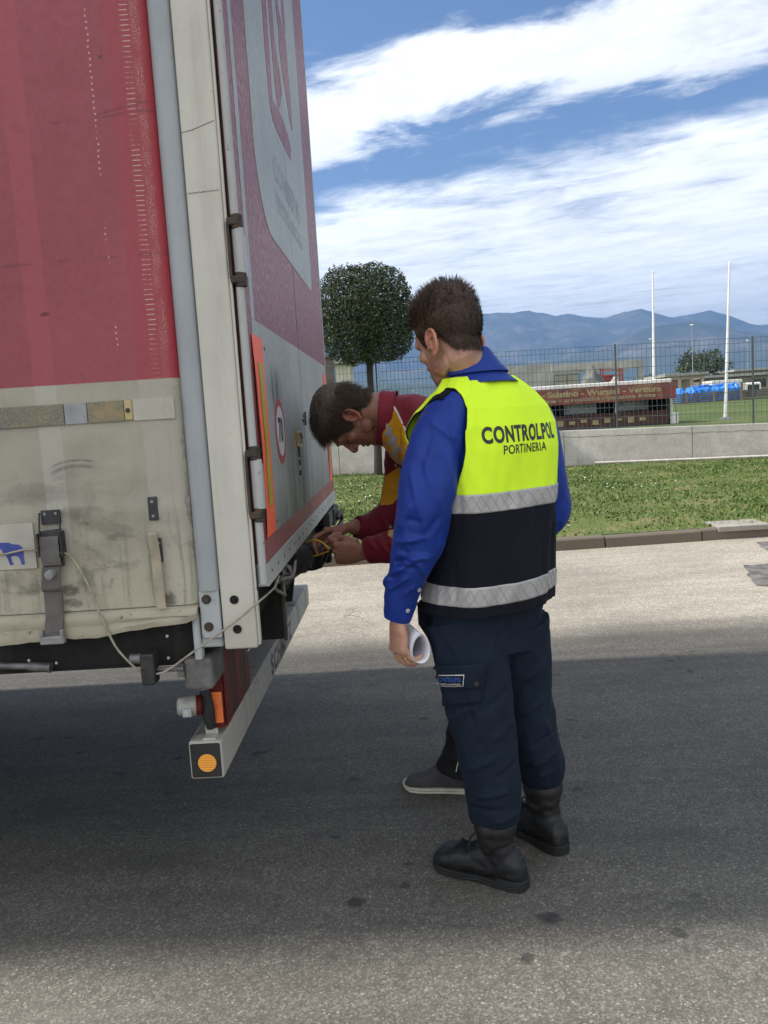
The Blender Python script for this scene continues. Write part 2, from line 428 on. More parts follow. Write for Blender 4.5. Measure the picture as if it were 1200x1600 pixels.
def grass():
    rnd = np.random.RandomState(5); N = 120000
    x = rnd.uniform(-5, 11, N); q = rnd.uniform(0, 1, N)**1.15
    y0 = 8.235+.066*x+.1; y1 = 17.3-.30*(x-6.)-.02; y = y0+(y1-y0)*q
    dens = np.array([noise.fractal(Vector((a*.8, b*.8, 1)), .9, 2, 4) for a, b in zip(x, y)])
    edge = np.clip((y-y0)/.8, 0, 1)
    keep = (rnd.uniform(-.9, .6, N) < dens*.9+.1)*(rnd.uniform(0, 1, N) < .35+.65*edge); x, y, dens = x[keep], y[keep], dens[keep]; n = len(x)
    z = .115+.05*np.clip((y-8.6)/8, 0, 1)
    th = rnd.uniform(0, 2*pi, n); weed = rnd.uniform(0, 1, n) < .3
    h = np.where(weed, rnd.uniform(.012, .035, n), rnd.uniform(.015, .05, n))*(1+.5*dens); w = np.where(weed, rnd.uniform(.014, .032, n), rnd.uniform(.004, .009, n))
    lean = np.where(weed, rnd.uniform(.4, 1.3, n), rnd.uniform(.1, .7, n))*h; la = rnd.uniform(0, 2*pi, n)
    tx, ty = x+lean*np.cos(la), y+lean*np.sin(la); cx, cy = np.cos(th)*w, np.sin(th)*w
    v = np.empty((n, 4, 3)); v[:, 0] = np.stack([x-cx*.6, y-cy*.6, z-.01], 1); v[:, 1] = np.stack([x+cx*.6, y+cy*.6, z-.01], 1)
    mx, my, mz = x+(tx-x)*.5, y+(ty-y)*.5, z+h*.62
    v[:, 2] = np.stack([mx+cx, my+cy, mz], 1); v[:, 3] = np.stack([tx, ty, z+h], 1)
    me = bpy.data.meshes.new('mesh'); f = np.arange(n*4).reshape(n, 4)
    me.from_pydata(v.reshape(-1, 3).tolist(), [], f.tolist())
    tag(link('grass', me, MATS['grass_blade'], None, 0, 0), kind='stuff')
    rnd = random.Random(9); g = Geo()
    plain('petal', (.82, .82, .78), .6, 0, .05, 5, 0); plain('petal_yellow', (.75, .6, .03), .6, 0, .05, 5, 0)
    cl = [(P(u, w, Z=.15), r, k) for u, w, r, k in [(1000, 762, .5, 15), (905, 752, .35, 8), (960, 745, .4, 7), (560, 770, .9, 24), (545, 790, .5, 12), (1140, 760, 1.6, 3), (700, 800, 2., 6), (1060, 800, 1.2, 2), (640, 760, 1, 14)]]
    for c, r, k in cl:
        for _ in range(k):
            x, y = c.x+rnd.gauss(0, r), c.y+rnd.gauss(0, r*.9)
            if y < kerb_y(x)+.3 or y > wall_y(x)-.1: continue
            z = lawn_z(x, y)+rnd.uniform(.04, .09); yel = rnd.random() < .08
            n = Vector((rnd.gauss(0, .35), rnd.gauss(-.25, .3), 1)).normalized()
            g.disc((x, y, z), n, rnd.uniform(.0065, .0115), .004, 7, 1 if yel else 0)
            g.tube([(x, y, z-.1), (x, y, z)], .0018, 4, False, 0, 2)
    tag(obj('daisies', g, [MATS['petal'], MATS['petal_yellow'], MATS['grass_blade']], None, 0, 0), kind='stuff')
grass()
# bits lying on lawn and road
p = P(1150, 816, Z=.14); g = Geo(); g.prism([(-.27, -.2), (.25, -.23), (.28, .2), (-.25, .22)], (p.x, p.y, .08), (1, .06, 0), (-.05, 1, 0), (0, 0, .055))
tag(obj('drain_cover', g, MATS['slab_concrete'], None, .006), 'square concrete drain cover sunk in the lawn beside the kerb', 'drain cover')
def patch(name, pts, mat, z=.004):
    g = Geo(); ps = [P(u, v, Z=0) for u, v in pts]; rnd = random.Random(2); out = []
    for i, a in enumerate(ps):
        b = ps[(i+1) % len(ps)]
        for k in range(6):
            q = a.lerp(b, k/6); out.append((q.x+rnd.uniform(-.02, .02), q.y+rnd.uniform(-.03, .03), z))
    g.raw(out, [tuple(range(len(out)))]); tag(obj(name, g, MATS[mat], None, 0, 0), kind='structure')
patch('road_repair', [(1160, 884), (1260, 878), (1280, 915), (1180, 916)], 'dark_patch')
patch('road_repair', [(1180, 848), (1300, 835), (1330, 858), (1200, 862)], 'dark_patch')
# ------------------------------------------------------------------ wall and fence
def wtop(x): return .934-.0167*(x-3.3)
def ftop(x): return 2.737-.0263*(x-2.)
X0, X1 = -9.0, 15.0
def wall():
    g = Geo(); step = 2.5; x = X0
    while x < X1-.01:
        b = min(x+step, X1)-.008
        ya, yb = wall_y(x), wall_y(b)
        vs = [(x, ya, -.1), (b, yb, -.1), (b, yb+.24, -.1), (x, ya+.24, -.1), (x, ya, wtop(x)), (b, yb, wtop(b)), (b, yb+.24, wtop(b)), (x, ya+.24, wtop(x))]
        g.raw(vs, [(3, 2, 1, 0), (4, 5, 6, 7), (0, 1, 5, 4), (1, 2, 6, 5), (2, 3, 7, 6), (3, 0, 4, 7)]); x += step
    w = tag(obj('boundary_wall', g, MATS['wall_concrete'], None, .01), 'low grey concrete wall under the wire fence behind the lawn', 'wall')
    # ragged pour line left along the wall near the top
    plain('pour_line', (.16, .155, .14), .95)
    g = Geo(); pts = []; rnd = random.Random(4)
    for i in range(241):
        x = X0+.2+(X1-X0-.4)*i/240; pts.append((x, wall_y(x)-.001, wtop(x)-.14+.012*noise.noise(Vector((x*5, 0, 0)))+rnd.uniform(-.008, .008)))
    g.tube(pts, [.003+.005*abs(noise.noise(Vector((i*.4, 2, 0)))) for i in range(241)], 5); obj('seam', g, MATS['pour_line'], w)
wall()
plain('fence_wire', (.095, .11, .115), .5, .5, .1, 5, 0)
def fence():
    fx = [P(965, 600, Y=wall_y(4.6)).x+2.55*k for k in range(-5, 5)]
    g0 = Vector((fx[0], wall_y(fx[0])+.12, wtop(fx[0])))
    r = thing('wire_fence', 'tall grey welded wire mesh fence standing on the concrete wall', 'fence', g0)
    for x in fx:
        g = Geo(); y = wall_y(x)+.12; g.box2((x-.017, y-.017, wtop(x)-.02), (x+.017, y+.017, ftop(x)+.02)); obj('post', g, MATS['fence_wire'], r)
    for a, b in zip(fx, fx[1:]):
        g = Geo(); a0, b0 = a+.06, b-.06; n = 27
        for i in range(n+1):
            x = a0+(b0-a0)*i/n; y = wall_y(x)+.12; z0, z1 = wtop(x)+.03, ftop(x)
            g.tube([(x, y, z0), (x, y, z1)], .0038, 4, False)
        for q in (0, .06, .165, .28, .40, .52, .64, .76, .88, 1.):
            pp = [(x, wall_y(x)+.115, ftop(x)-.004+(wtop(x)+.04-ftop(x))*q) for x in (a0, b0)]
            g.tube(pp, .0045, 4, False)
        obj('mesh_panel', g, MATS['fence_wire'], r, 0, 0)
fence()
g = Geo(); pa, pb = P(952, 733, Z=.16), P(1230, 724, Z=.16); xs = [pa.x+(9.5-pa.x)*i/6 for i in range(7)]
g.tube([(x, wall_y(x)-.07, lawn_z(x, wall_y(x))+.05) for x in xs], .023, 10)
tag(obj('plastic_pipe', g, MATS['pipe_white'], None), 'long white plastic pipe lying on the grass against the wall', 'pipe')
# concrete gate pillar seen past the trailer
q = P(515, 590, Y=21.); g = Geo(); g.box((q.x, 21., 1.45), (.26, .3, 3.1)); g.box((q.x, 21., 3.04), (.32, .36, .07))
plain('pillar_brown', (.17, .15, .12), .9, 0, .25, 3, .3)
tag(obj('gate_pillar', g, MATS['pillar_brown'], None, .01), 'square brown concrete pillar behind the fence next to the trailer', 'pillar')
# ------------------------------------------------------------------ clipped tree on the lawn
def tree():
    Y = 18.7; c = P(571, 494, Y=Y); base = Vector((P(590, 735, Y=Y).x, Y, .1))
    r = thing('clipped_tree', 'round clipped evergreen tree on a bare trunk in front of the fence', 'tree', base)
    g = Geo(); rnd = random.Random(11)
    top = Vector((c.x+.03, Y, 2.95))
    g.tube([base-Vector((0, 0, .1)), base.lerp(top, .35)+Vector((.05, 0, 0)), base.lerp(top, .7)+Vector((-.02, .03, 0)), top, Vector((c.x, Y, 3.5))], [.11, .078, .068, .075, .04], 12, True, 5)
    for k in range(9):
        a = 2*pi*k/9+rnd.random(); L = rnd.uniform(.6, .9)
        g.tube([top-Vector((0, 0, .15)), top+Vector((cos(a)*L*.5, sin(a)*L*.5, .25+rnd.random()*.4)), top+Vector((cos(a)*L, sin(a)*L, .5+rnd.random()*1.3))], [.05, .035, .012], 7, True, 4)
    obj('trunk', g, MATS['bark'], r)
    R = Vector((1.09, 1.09, 1.10)); v, f = [], []; rnd = np.random.RandomState(4)
    def leafquad(p, n, L, w):
        n = n/np.linalg.norm(n); d = rnd.normal(size=3)+np.array([0, 0, -.25]); d -= n*d.dot(n); d /= np.linalg.norm(d); s = np.cross(n, d); o = len(v)
        v.extend([p-d*L/2, p+s*w/2+n*w*.18, p+d*L/2-n*L*.12, p-s*w/2+n*w*.18]); f.append((o, o+1, o+2)); f.append((o, o+2, o+3))
    cc = np.array(c)
    for i in range(26000):
        d = rnd.normal(size=3); d /= np.linalg.norm(d)
        # squarish clipped outline, flatter below, with clumps
        e = 3.4; q = (abs(d[0])**e+abs(d[1])**e+abs(d[2])**e)**(-1/e)
        q = min(q, 1.22)*.85+.15
        lump = 1+.075*noise.noise(Vector(d*3.1))+.055*noise.noise(Vector(d*7.5+3))+.03*noise.noise(Vector(d*17))
        rr = rnd.uniform(0, 1)**.22 if rnd.uniform() < .8 else rnd.uniform(.3, 1)
        if rnd.uniform() < .03: rr *= rnd.uniform(1.0, 1.07)
        p = d*q*lump*rr*np.array(R)*.97
        if p[2] < -1.02+.10*noise.noise(Vector(p*4)): continue
        if noise.noise(Vector(p*4.2)) < -.38 and rr > .8: continue
        n = d*.8+rnd.normal(size=3)*.55
        leafquad(cc+p, n, rnd.uniform(.055, .10), rnd.uniform(.024, .042))
    me = bpy.data.meshes.new('mesh'); me.from_pydata([tuple(a) for a in v], [], f)
    link('crown', me, MATS['leaf'], r, 0, 0)
tree()
# ------------------------------------------------------------------ beyond the fence
def gz(d):
    r = [(0.06, .42), (8, .55), (16, .62), (38, .95), (60, 1.22), (75, 1.28), (300, 1.3), (1200, 1.)]
    return float(np.interp(d, [a for a, b in r], [b for a, b in r]))
def gzy(x, y): return gz(y-wall_y(min(max(x, -30), 50))-.14)
def ab(u, v, Y): return P(u, v, Y=Y)
for u0, v0, u1, Y, lab in [(1020, 425, 1022, 33., 'white flagpole rising behind the red snack kiosk'), (1140, 410, 1133, 31., 'tall bare white flagpole right of the snack kiosk')]:
    t_ = ab(u0, v0, Y); b_ = ab(u1, 655, Y); b_.z = gzy(b_.x, Y)
    r = thing('flagpole', lab, 'flagpole', b_, 'flagpoles behind the fence')
    g = Geo(); g.tube([b_-Vector((0, 0, .1)), t_], [.062, .034], 12); g.ball(t_, .042, None, 10, 6); obj('pole', g, MATS['pole_white'], r)
    g = Geo(); g.box(b_+Vector((0, 0, .03)), (.3, .3, .1)); obj('base', g, MATS['galvanised'], r)
def kiosk():
    Y = 30.; L = ab(800, 610, Y); Rr = ab(1045, 597, Y); x0, x1 = L.x, Rr.x; zr = ab(1040, 592, Y).z; zb = gzy(x1, Y); D = 2.2
    r = thing('snack_kiosk', 'open snack kiosk with red lettered banner and white roof behind fence', 'kiosk', (x1, Y, zb))
    plain('kiosk_white', (.72, .70, .66), .5, 0, .15, 2, .03); plain('kiosk_dark', (.035, .032, .03), .8, 0, .3, 2); plain('kiosk_red', (.20, .045, .035), .7, 0, .35, 3, .05, (.30, .20, .09), .85); plain('kiosk_front', (.075, .03, .024), .8, 0, .4, 3, .05, (.15, .10, .06), .7)
    plain('kiosk_cream', (.35, .28, .14), .7, 0, .2, 5); plain('kiosk_maroon', (.09, .015, .015), .7, 0, .3, 2); plain('steel_dull', (.28, .29, .3), .45, .5, .2, 3)
    g = Geo(); g.box2((x0, Y-.35, zr-.14), (x1, Y+D, zr)); obj('roof', g, MATS['kiosk_white'], r, .03)
    zt, zu = zr-.16, zr-.70
    g = Geo(); g.box2((x0, Y-.42, zu), (x1+.12, Y-.36, zt)); bo = obj('banner', g, [MATS['kiosk_red']], r, .01)
    g = Geo(); W_ = x1-x0
    sign_text(g, 'Bibite - Salatino - Wurstel - Verdura', (x0+.1, Y-.426, zt-.27), (W_-.5, 0, 0), (0, 0, .22), .04); obj('lettering', g, MATS['kiosk_cream'], bo, 0, 0); g = Geo()
    sign_text(g, 'piadine - arrosticini - patatine fritte', (x0+.6, Y-.426, zu+.05), (W_-1.2, 0, 0), (0, 0, .18), .03)
    obj('lettering', g, MATS['kiosk_cream'], bo, 0, 0)
    g = Geo(); g.box2((x0, Y+D-.06, zb), (x1, Y+D, zr-.14)); g.box2((x0, Y, zb), (x0+.06, Y+D, zr-.14)); g.box2((x1-.06, Y, zb), (x1, Y+D, zr-.14)); g.box2((x0, Y, zb-.1), (x1, Y+D, zb+.06)); obj('cabin', g, MATS['kiosk_dark'], r)
    g = Geo(); zc = zb+.45; g.box2((x0+.06, Y-.02, zc), (x1-.06, Y+.5, zc+.06)); g.box2((x0+.06, Y+.02, zb+.05), (x1-.06, Y+.06, zc)); obj('counter', g, MATS['kiosk_front'], r)
    g = Geo()
    for k in range(11): g = Geo(); g.box2((x0+.3+k*.42, Y-.01, zb+.13+.05*(k % 3)), (x0+.52+k*.42, Y+.012, zb+.3+.04*(k % 2))); obj('tile', g, MATS['kiosk_cream'], r)
    for k, (fx, w_, h_, m_) in enumerate([(.46, 1.2, .42, 'steel_dull'), (.82, 1.2, .5, 'steel_dull'), (.2, .8, .5, 'kiosk_maroon'), (.86, 1.5, .95, 'kiosk_maroon')]):
        g = Geo(); c = x0+W_*fx; g.box2((c-w_/2, Y+.7+.4*k, zc+.07), (c+w_/2, Y+1.0+.4*k, zc+.07+h_)); g.box2((c-w_/2+.05, Y+.68+.4*k, zc+.1), (c+w_/2-.05, Y+.72+.4*k, zc+.04+h_)); obj('appliance', g, MATS[m_], r, .02)
    g = Geo(); g.box2((x0+W_*.42, Y+D-.14, zc+.75), (x0+W_*.66, Y+D-.1, zc+1.05)); obj('shelf', g, MATS['kiosk_white'], r); g = Geo(); g.box2((x0+W_*.66, Y+.1, zc), (x0+W_*.67, Y+.2, zu)); obj('post', g, MATS['kiosk_white'], r)
    g = Geo(); g.tube([(x1+.1, Y-.4, zu), (x1+.12, Y-.4, zb-.05)], .025, 8); obj('post', g, MATS['galvanised'], r); g = Geo(); g.tube([(x0, Y-.4, zu), (x0, Y-.4, zb-.05)], .025, 8); obj('post', g, MATS['galvanised'], r)
    g = Geo(); g.box2((x1+.02, Y-.05, zb), (x1+.1, Y+.2, zu)); g.box((x1+.2, Y+.1, zb+.2), (.2, .3, .4)); obj('shutter', g, MATS['kiosk_white'], r, .02)
kiosk()
plain('old_concrete', (.36, .345, .31), .9, 0, .2, .6, .1, 5, (.2, .19, .17), .5); plain('cream_wall', (.55, .51, .40), .9, 0, .1, .5)
plain('rust_red', (.30, .03, .025), .6, 0, .2, 2); plain('mound_grey', (.13, .135, .12), .95, 0, .4, 1.5); plain('brown_board', (.10, .085, .07), .9, 0, .3, 1.2)
plain('tarp_blue', (.03, .20, .62), .5, 0, .2, 1.5, .3, 4); plain('plaster_pink', (.46, .36, .29), .9, 0, .2, .5); plain('building_brown', (.22, .19, .155), .9, 0, .2, .4)
def frame_building():
    Y = 85.; r0 = ab(862, 600, Y); b0 = Vector((r0.x, Y, gzy(r0.x, Y)))
    r = thing('concrete_frame', 'unfinished grey concrete building frame with open beam behind the kiosk', 'building', b0)
    z = b0.z
    a, b = ab(770, 572, Y), ab(863, 568, Y); g = Geo(); g.box2((a.x, Y, z-.2), (b.x, Y+7, b.z)); obj('wall', g, MATS['old_concrete'], r)
    a, b = ab(860, 568, Y), ab(1005, 561, Y); g = Geo(); g.box2((a.x, Y-.3, b.z-.75), (b.x, Y+.3, b.z)); obj('beam', g, MATS['old_concrete'], r); g = Geo(); g.box2((a.x, Y+6, b.z-.75), (b.x, Y+6.6, b.z)); obj('beam', g, MATS['old_concrete'], r)
    for u in (862, 1001, 992):
        c = ab(u, 590, Y); g = Geo(); yy = Y if u != 992 else Y+6.3; g.box2((c.x-.28, yy-.25, z-.2), (c.x+.28, yy+.25, b.z-.76)); obj('column', g, MATS['old_concrete'], r)
    a, b = ab(866, 602, Y+8), ab(903, 576, Y+8); g = Geo(); g.box2((a.x, Y+8, z), (b.x, Y+8.3, b.z)); obj('panel', g, MATS['cream_wall'], r)
    g = Geo(); a, b = ab(866, 587, Y-1), ab(905, 587, Y-1)
    for k in (0, 1): g.bar((a.x, Y-1, a.z-k*.6), (b.x, Y-1, a.z-k*.6), .08, .08)
    for k in range(3): g.bar((a.x+(b.x-a.x)*k/2, Y-1, z), (a.x+(b.x-a.x)*k/2, Y-1, a.z), .08, .08, (0, 1, 0))
    obj('railing', g, MATS['fence_wire'], r)
frame_building()
def red_ladder():
    Y = 70.; c = ab(955, 588, Y); r = thing('red_scaffold', 'red metal scaffold with rails under the concrete beam', 'scaffold', (c.x, Y, gzy(c.x, Y)))
    g = Geo(); z0 = gzy(c.x, Y)
    for u in (938, 942, 962, 968, 972): a = ab(u, 575, Y); g.bar((a.x, Y, z0), (a.x, Y, a.z), .09, .09, (0, 1, 0))
    for v in (578, 586): a, b = ab(937, v, Y), ab(973, v, Y); g.bar(a, b, .07, .07)
    obj('rails', g, MATS['rust_red'], r)
    a, b = ab(937, 598, Y), ab(962, 585, Y); g = Geo(); g.box2((a.x, Y+.3, z0), (b.x, Y+2, b.z)); obj('body', g, MATS['rust_red'], r, .1)
red_ladder()
def lumpy(name, c, rad, mat, lab, cat, seed=1, amp=.25, freq=1.2):
    g = Geo(); g.ball((0, 0, 0), 1, None, 36, 20); vs = []
    for v in g.v:
        v = Vector(v); k = 1+amp*noise.fractal(v*freq+Vector((seed, 0, 0)), .8, 2, 4); vs.append((c.x+v.x*k*rad[0], c.y+v.y*k*rad[1], c.z+max(v.z*k, -.25)*rad[2]))
    g.v = vs; return tag(obj(name, g, MATS[mat], None, 0, 60), lab, cat)
c = ab(924, 590, 62); lumpy('gravel_heap', Vector((c.x, 62, gzy(c.x, 62))), (1.2, 1.2, c.z-gzy(c.x, 62)+.5), 'mound_grey', 'grey covered heap beside the red scaffold', 'heap')
c = ab(958, 592, 58); lumpy('rubble_heap', Vector((c.x, 58, gzy(c.x, 58))), (1.0, .8, c.z-gzy(c.x, 58)-.12), 'old_concrete', 'pale low heap showing just above the kiosk roof', 'heap', 4)
def board_fence():
    Y = 62.; a = ab(1030, 618, Y); bx = a.x+16; r = thing('board_fence', 'low brown board fence along the far side of the field', 'fence', (a.x, Y, gzy(a.x, Y)))
    z0 = gzy(a.x+5, Y); zt = ab(1100, 613, Y).z
    g = Geo()
    for k in range(5): g.box2((a.x, Y, z0+.02+k*(zt-z0)/5), (bx, Y+.05, z0+(k+.86)*(zt-z0)/5))
    obj('boards', g, MATS['brown_board'], r)
    for k in range(9): g = Geo(); x = a.x+k*2; g.box2((x-.08, Y-.09, z0-.2), (x+.08, Y-.005, zt+.08+(.5 if k in (3, 5) else 0))); obj('post', g, MATS['pillar_brown'], r)
board_fence()
for u0, u1, v0, v1, sd, lab in [(1086, 1150, 596, 614, 2, 'big blue tarpaulin covered stack behind the board fence'), (1058, 1083, 605, 614, 5, 'low crumpled blue tarpaulin left of the big covered stack')]:
    Y = 66.; a, b = ab(u0, v1, Y), ab(u1, v0, Y); g = Geo(); cx, cz = (a.x+b.x)/2, gzy(a.x, Y); H = b.z-cz; nx, nz = 40, 14; rings = []
    for i in range(nx):
        q = i/(nx-1); x = a.x+(b.x-a.x)*q; hh = H*(.90+.09*noise.noise(Vector((q*7, sd, 0)))+.05*noise.noise(Vector((q*19, sd, 2))))*(1 if sd == 2 else .8+.3*sin(q*9))
        rings.append([(x, Y-.9*(.98 if j < 7 else .6)+.18*noise.noise(Vector((q*14, j*.6, sd))) if j < 9 else Y+.9, cz+hh*min(1, j/8) if j < 9 else cz+hh*(1-(j-9)/4)) for j in range(nz)])
    g.loft(rings); tag(obj('tarpaulin_stack', g, MATS['tarp_blue'], None, 0, 50), lab, 'tarpaulin')
c = ab(1188, 633, 56); g = Geo(); g.ball((c.x, 56, c.z+.05), (.3, .25, .2), None, 18, 10); g.cyl((c.x-.42, 56, c.z), (c.x-.22, 56, c.z+.05), .12, 12)
tag(obj('red_buoy', g, MATS['rust_red'], None), 'small round red container lying on the field grass', 'container')
def low_building(u0, u1, vt, Y, mat, lab, open_front, extra=None, D=12):
    a, b = ab(u0, 600, Y), ab(u1, vt, Y); z0 = gzy(a.x, Y); r = thing('low_building', lab, 'building', (a.x, Y, z0)); H = b.z
    g = Geo()
    if open_front:
        g.box2((a.x, Y+4, z0-.2), (b.x, Y+D, H-.5)); obj('wall', g, MATS[mat], r)
        n = open_front
        for k in range(n+1): g = Geo(); x = a.x+.2+(b.x-a.x-.4)*k/n; g.box2((x-.2, Y, z0-.2), (x+.2, Y+.4, H-.8)); obj('column', g, MATS[mat], r)
        g = Geo(); g.box2((a.x, Y-.05, H-.8), (b.x, Y+.45, H-.35)); obj('beam', g, MATS[mat], r)
    else:
        g.box2((a.x, Y, z0-.2), (b.x, Y+D, H-.4)); obj('wall', g, MATS[mat], r)
        w = b.x-a.x; n = max(2, int(w/5))
        for k in range(n): g = Geo(); x = a.x+w*(k+.5)/n; g.box2((x-.9, Y-.04, z0+1.2), (x+.9, Y+.02, min(z0+2.4, H-.9))); obj('window', g, MATS['kiosk_dark'], r)
    g = Geo(); g.box2((a.x-.4, Y-.6, H-.35), (b.x+.4, Y+D+.2, H)); obj('roof', g, MATS['old_concrete'], r)
low_building(1042, 1100, 581, 110., 'plaster_pink', 'pale pink low shelter with open columns beyond the field', 3)
low_building(1101, 1330, 573, 118., 'building_brown', 'long brown flat roofed building beyond the blue tarpaulin', 0)
low_building(1150, 1330, 566, 150., 'building_brown', 'upper brown building behind the long flat roofed one', 0)
low_building(526, 546, 560, 60., 'cream_wall', 'pale building corner behind the fence next to the pillar', 0, D=4)
def lorry():
    Y = 74.; a, b = ab(1112, 612, Y), ab(1160, 592, Y); z0 = gzy(a.x, Y); r = thing('white_lorry', 'white box lorry parked behind the blue tarpaulin', 'lorry', (a.x, Y, z0)); zb = b.z
    g = Geo(); g.box2((a.x, Y, z0+.6), (b.x, Y+2.3, zb)); obj('cargo_box', g, MATS['kiosk_white'], r, .05)
    g = Geo(); g.box2((b.x+.1, Y+.1, z0+.5), (b.x+1.7, Y+2.2, zb-.35)); obj('cab', g, MATS['kiosk_white'], r, .15)
    g = Geo(); g.box2((b.x+.5, Y+.07, zb-1.1), (b.x+1.5, Y+.099, zb-.55)); obj('window', g, MATS['kiosk_dark'], r)
    for x in (a.x+.7, b.x+.9): g = Geo(); g.cyl((x, Y-.02, z0+.4), (x, Y+.28, z0+.4), .4, 20); obj('wheel', g, MATS['kiosk_dark'], r)
lorry()
def far_tree(name, c, Y, rad, lab, seed, n=2600):
    z0 = gzy(c.x, Y); r = thing(name, lab, 'tree', (c.x, Y, z0)); g = Geo(); g.tube([(c.x, Y, z0-.2), (c.x, Y, c.z+.3*rad[2])], [.3, .08], 8)
    rnd = np.random.RandomState(seed)
    for k in range(6): a = rnd.uniform(0, 6.3); g.tube([(c.x, Y, c.z-rad[2]*.7), (c.x+cos(a)*rad[0]*.7, Y+sin(a)*rad[1]*.7, c.z+rad[2]*rnd.uniform(-.1, .7))], [.12, .03], 6)
    obj('trunk', g, MATS['bark'], r)
    v, f = [], []
    cl = [(rnd.normal(size=3)*np.array([.48, .48, .36])) for _ in range(26)]
    for i in range(n):
        q = cl[rnd.randint(26)]+rnd.normal(size=3)*.17; p = np.array([c.x, Y, c.z])+q*np.array(rad); L = rnd.uniform(.14, .3)
        d = rnd.normal(size=3); d /= np.linalg.norm(d); e = np.cross(d, rnd.normal(size=3)); e /= np.linalg.norm(e); o = len(v)
        v += [tuple(p-d*L), tuple(p+e*L*.5), tuple(p+d*L), tuple(p-e*L*.5)]; f.append((o, o+1, o+2, o+3))
    me = bpy.data.meshes.new('mesh'); me.from_pydata(v, [], f); link('crown', me, MATS['leaf'], r, 0, 0)
c = ab(1095, 570, 125); far_tree('round_tree', c, 125., (3.1, 3., 2.3), 'dark round tree rising behind the pink shelter', 3)
c = ab(880, 600, 140); far_tree('small_tree', ab(1010, 600, 140), 140., (1.5, 1.5, 1.6), 'small dark tree past the end of the concrete beam', 8, 900)
for u, vt, Y, lab in [(1081, 508, 120., 'thin lamp mast above the dark round tree'), (1168, 532, 150., 'lamp mast with pale lamp head at the right'), (1016, 530, 150., 'lamp mast close behind the white flagpole')]:
    t_ = ab(u, vt, Y); z0 = gzy(t_.x, Y); r = thing('lamp_mast', lab, 'street lamp', (t_.x, Y, z0), 'lamp masts beyond the field')
    g = Geo(); g.tube([(t_.x, Y, z0), (t_.x, Y, t_.z)], [.075, .045], 8); obj('pole', g, MATS['galvanised'], r)
    g = Geo(); g.ball((t_.x, Y, t_.z), (.28, .2, .11), None, 12, 6); obj('lamp_head', g, MATS['pole_white'], r)
# ------------------------------------------------------------------ mountains, town, haze
def mountains():
    prof = {0: [(-400, 500), (0, 497), (300, 505), (480, 500), (560, 494), (650, 500), (700, 493), (750, 490), (790, 489), (800, 489), (828, 484), (850, 489), (870, 493), (890, 489), (912, 495), (945, 497), (975, 488), (1003, 481), (1025, 489), (1050, 496), (1085, 490), (1110, 486), (1150, 497), (1185, 509), (1220, 504), (1300, 490), (1500, 500), (1900, 505)],
            1: [(-400, 585), (300, 590), (600, 578), (760, 568), (870, 560), (930, 545), (980, 523), (1020, 509), (1060, 502), (1085, 500), (1110, 503), (1150, 514), (1200, 522), (1300, 540), (1600, 545), (1900, 550)],
            2: [(-400, 608), (200, 605), (500, 600), (600, 598), (800, 604), (1000, 598), (1200, 592), (1500, 590), (1900, 595)]}
    for k, Y, B, n in ((0, 9000., 2600., 46), (1, 6000., 1500., 40), (2, 3300., 900., 20)):
        us = [a for a, b in prof[k]]; uu = np.linspace(-380, 1880, 520); vv = np.interp(uu, us, [b for a, b in prof[k]])
        ker = np.ones(5)/5; vv = np.interp(uu, us, [632+(b-632)*1. for a, b in prof[k]]); vv = vv-(3.2 if k == 0 else 1.6)*np.array([noise.fractal(Vector((u*.021, k*9., 2)), .75, 2.1, 5) for u in uu])
        v, f = [], []; m = len(uu)
        for j in range(n+1):
            q = j/n*1.35
            for u, w in zip(uu, vv):
                pt = P(u, w, Y=Y); x = pt.x; y = Y-B*(1-q)
                nz = noise.fractal(Vector((x*.0011, y*.0011, k*7.)), .85, 2.1, 6)
                h = pt.z*(min(q, 1)**.9 if q <= 1 else 1-(q-1)*1.6)
                env = min(1, q*3)*(1-q)*2.6 if q < 1 else 0
                h += pt.z*.17*nz*env+pt.z*(-.22)*abs(noise.noise(Vector((x*.0016, y*.0006, k+1.))))*env
                hmax = 1.45+(pt.z-1.45)*(y/Y)
                v.append((x, y, max(min(h, hmax), -3) if q < 1 else h))
        for j in range(n):
            for i in range(m-1): a = j*m+i; f.append((a, a+1, a+m+1, a+m))
        tag(obj('mountains' if k < 2 else 'hills', Geo().raw(v, f), MATS['mountain_rock'], None, 0, 180), kind='structure')
mountains()
plain('town_white', (.40, .385, .35), .9, 0, .1, .02, 0)
g = Geo(); rnd = random.Random(5)
for i in range(230):
    u = rnd.uniform(480, 1500); v = rnd.gauss(606, 5) if rnd.random() < .8 else rnd.uniform(575, 600); Y = rnd.uniform(2500, 3300)
    q = P(u, v, Y=Y); 
    if q.z < 2: continue
    w = rnd.uniform(2.5, 6); g.box((q.x, Y-900*0, q.z), (w*rnd.uniform(1, 2.5), w, rnd.uniform(3, 8)))
tag(obj('far_town', g, MATS['town_white'], None, 0, 0), kind='stuff')
g = Geo(); g.box2((-14500, -400, -9), (14500, 11500, 1150))
o = obj('haze', g, [], None, 0, 0) if False else link('haze', fixn(mesh_of(g)), [], None, 0, 0); tag(o, kind='stuff'); o.display_type = 'WIRE'
hm = bpy.data.materials.new('haze'); hm.use_nodes = True; t = NT(hm.node_tree); t.n.remove(t.n['Principled BSDF'])
vol = t.node('ShaderNodeVolumePrincipled'); vol.inputs['Color'].default_value = (.21, .36, .64, 1); vol.inputs['Density'].default_value = 1.4e-4; vol.inputs['Anisotropy'].default_value = .2
t.l.new(vol.outputs[0], t.n['Material Output'].inputs['Volume']); o.data.materials.append(hm)
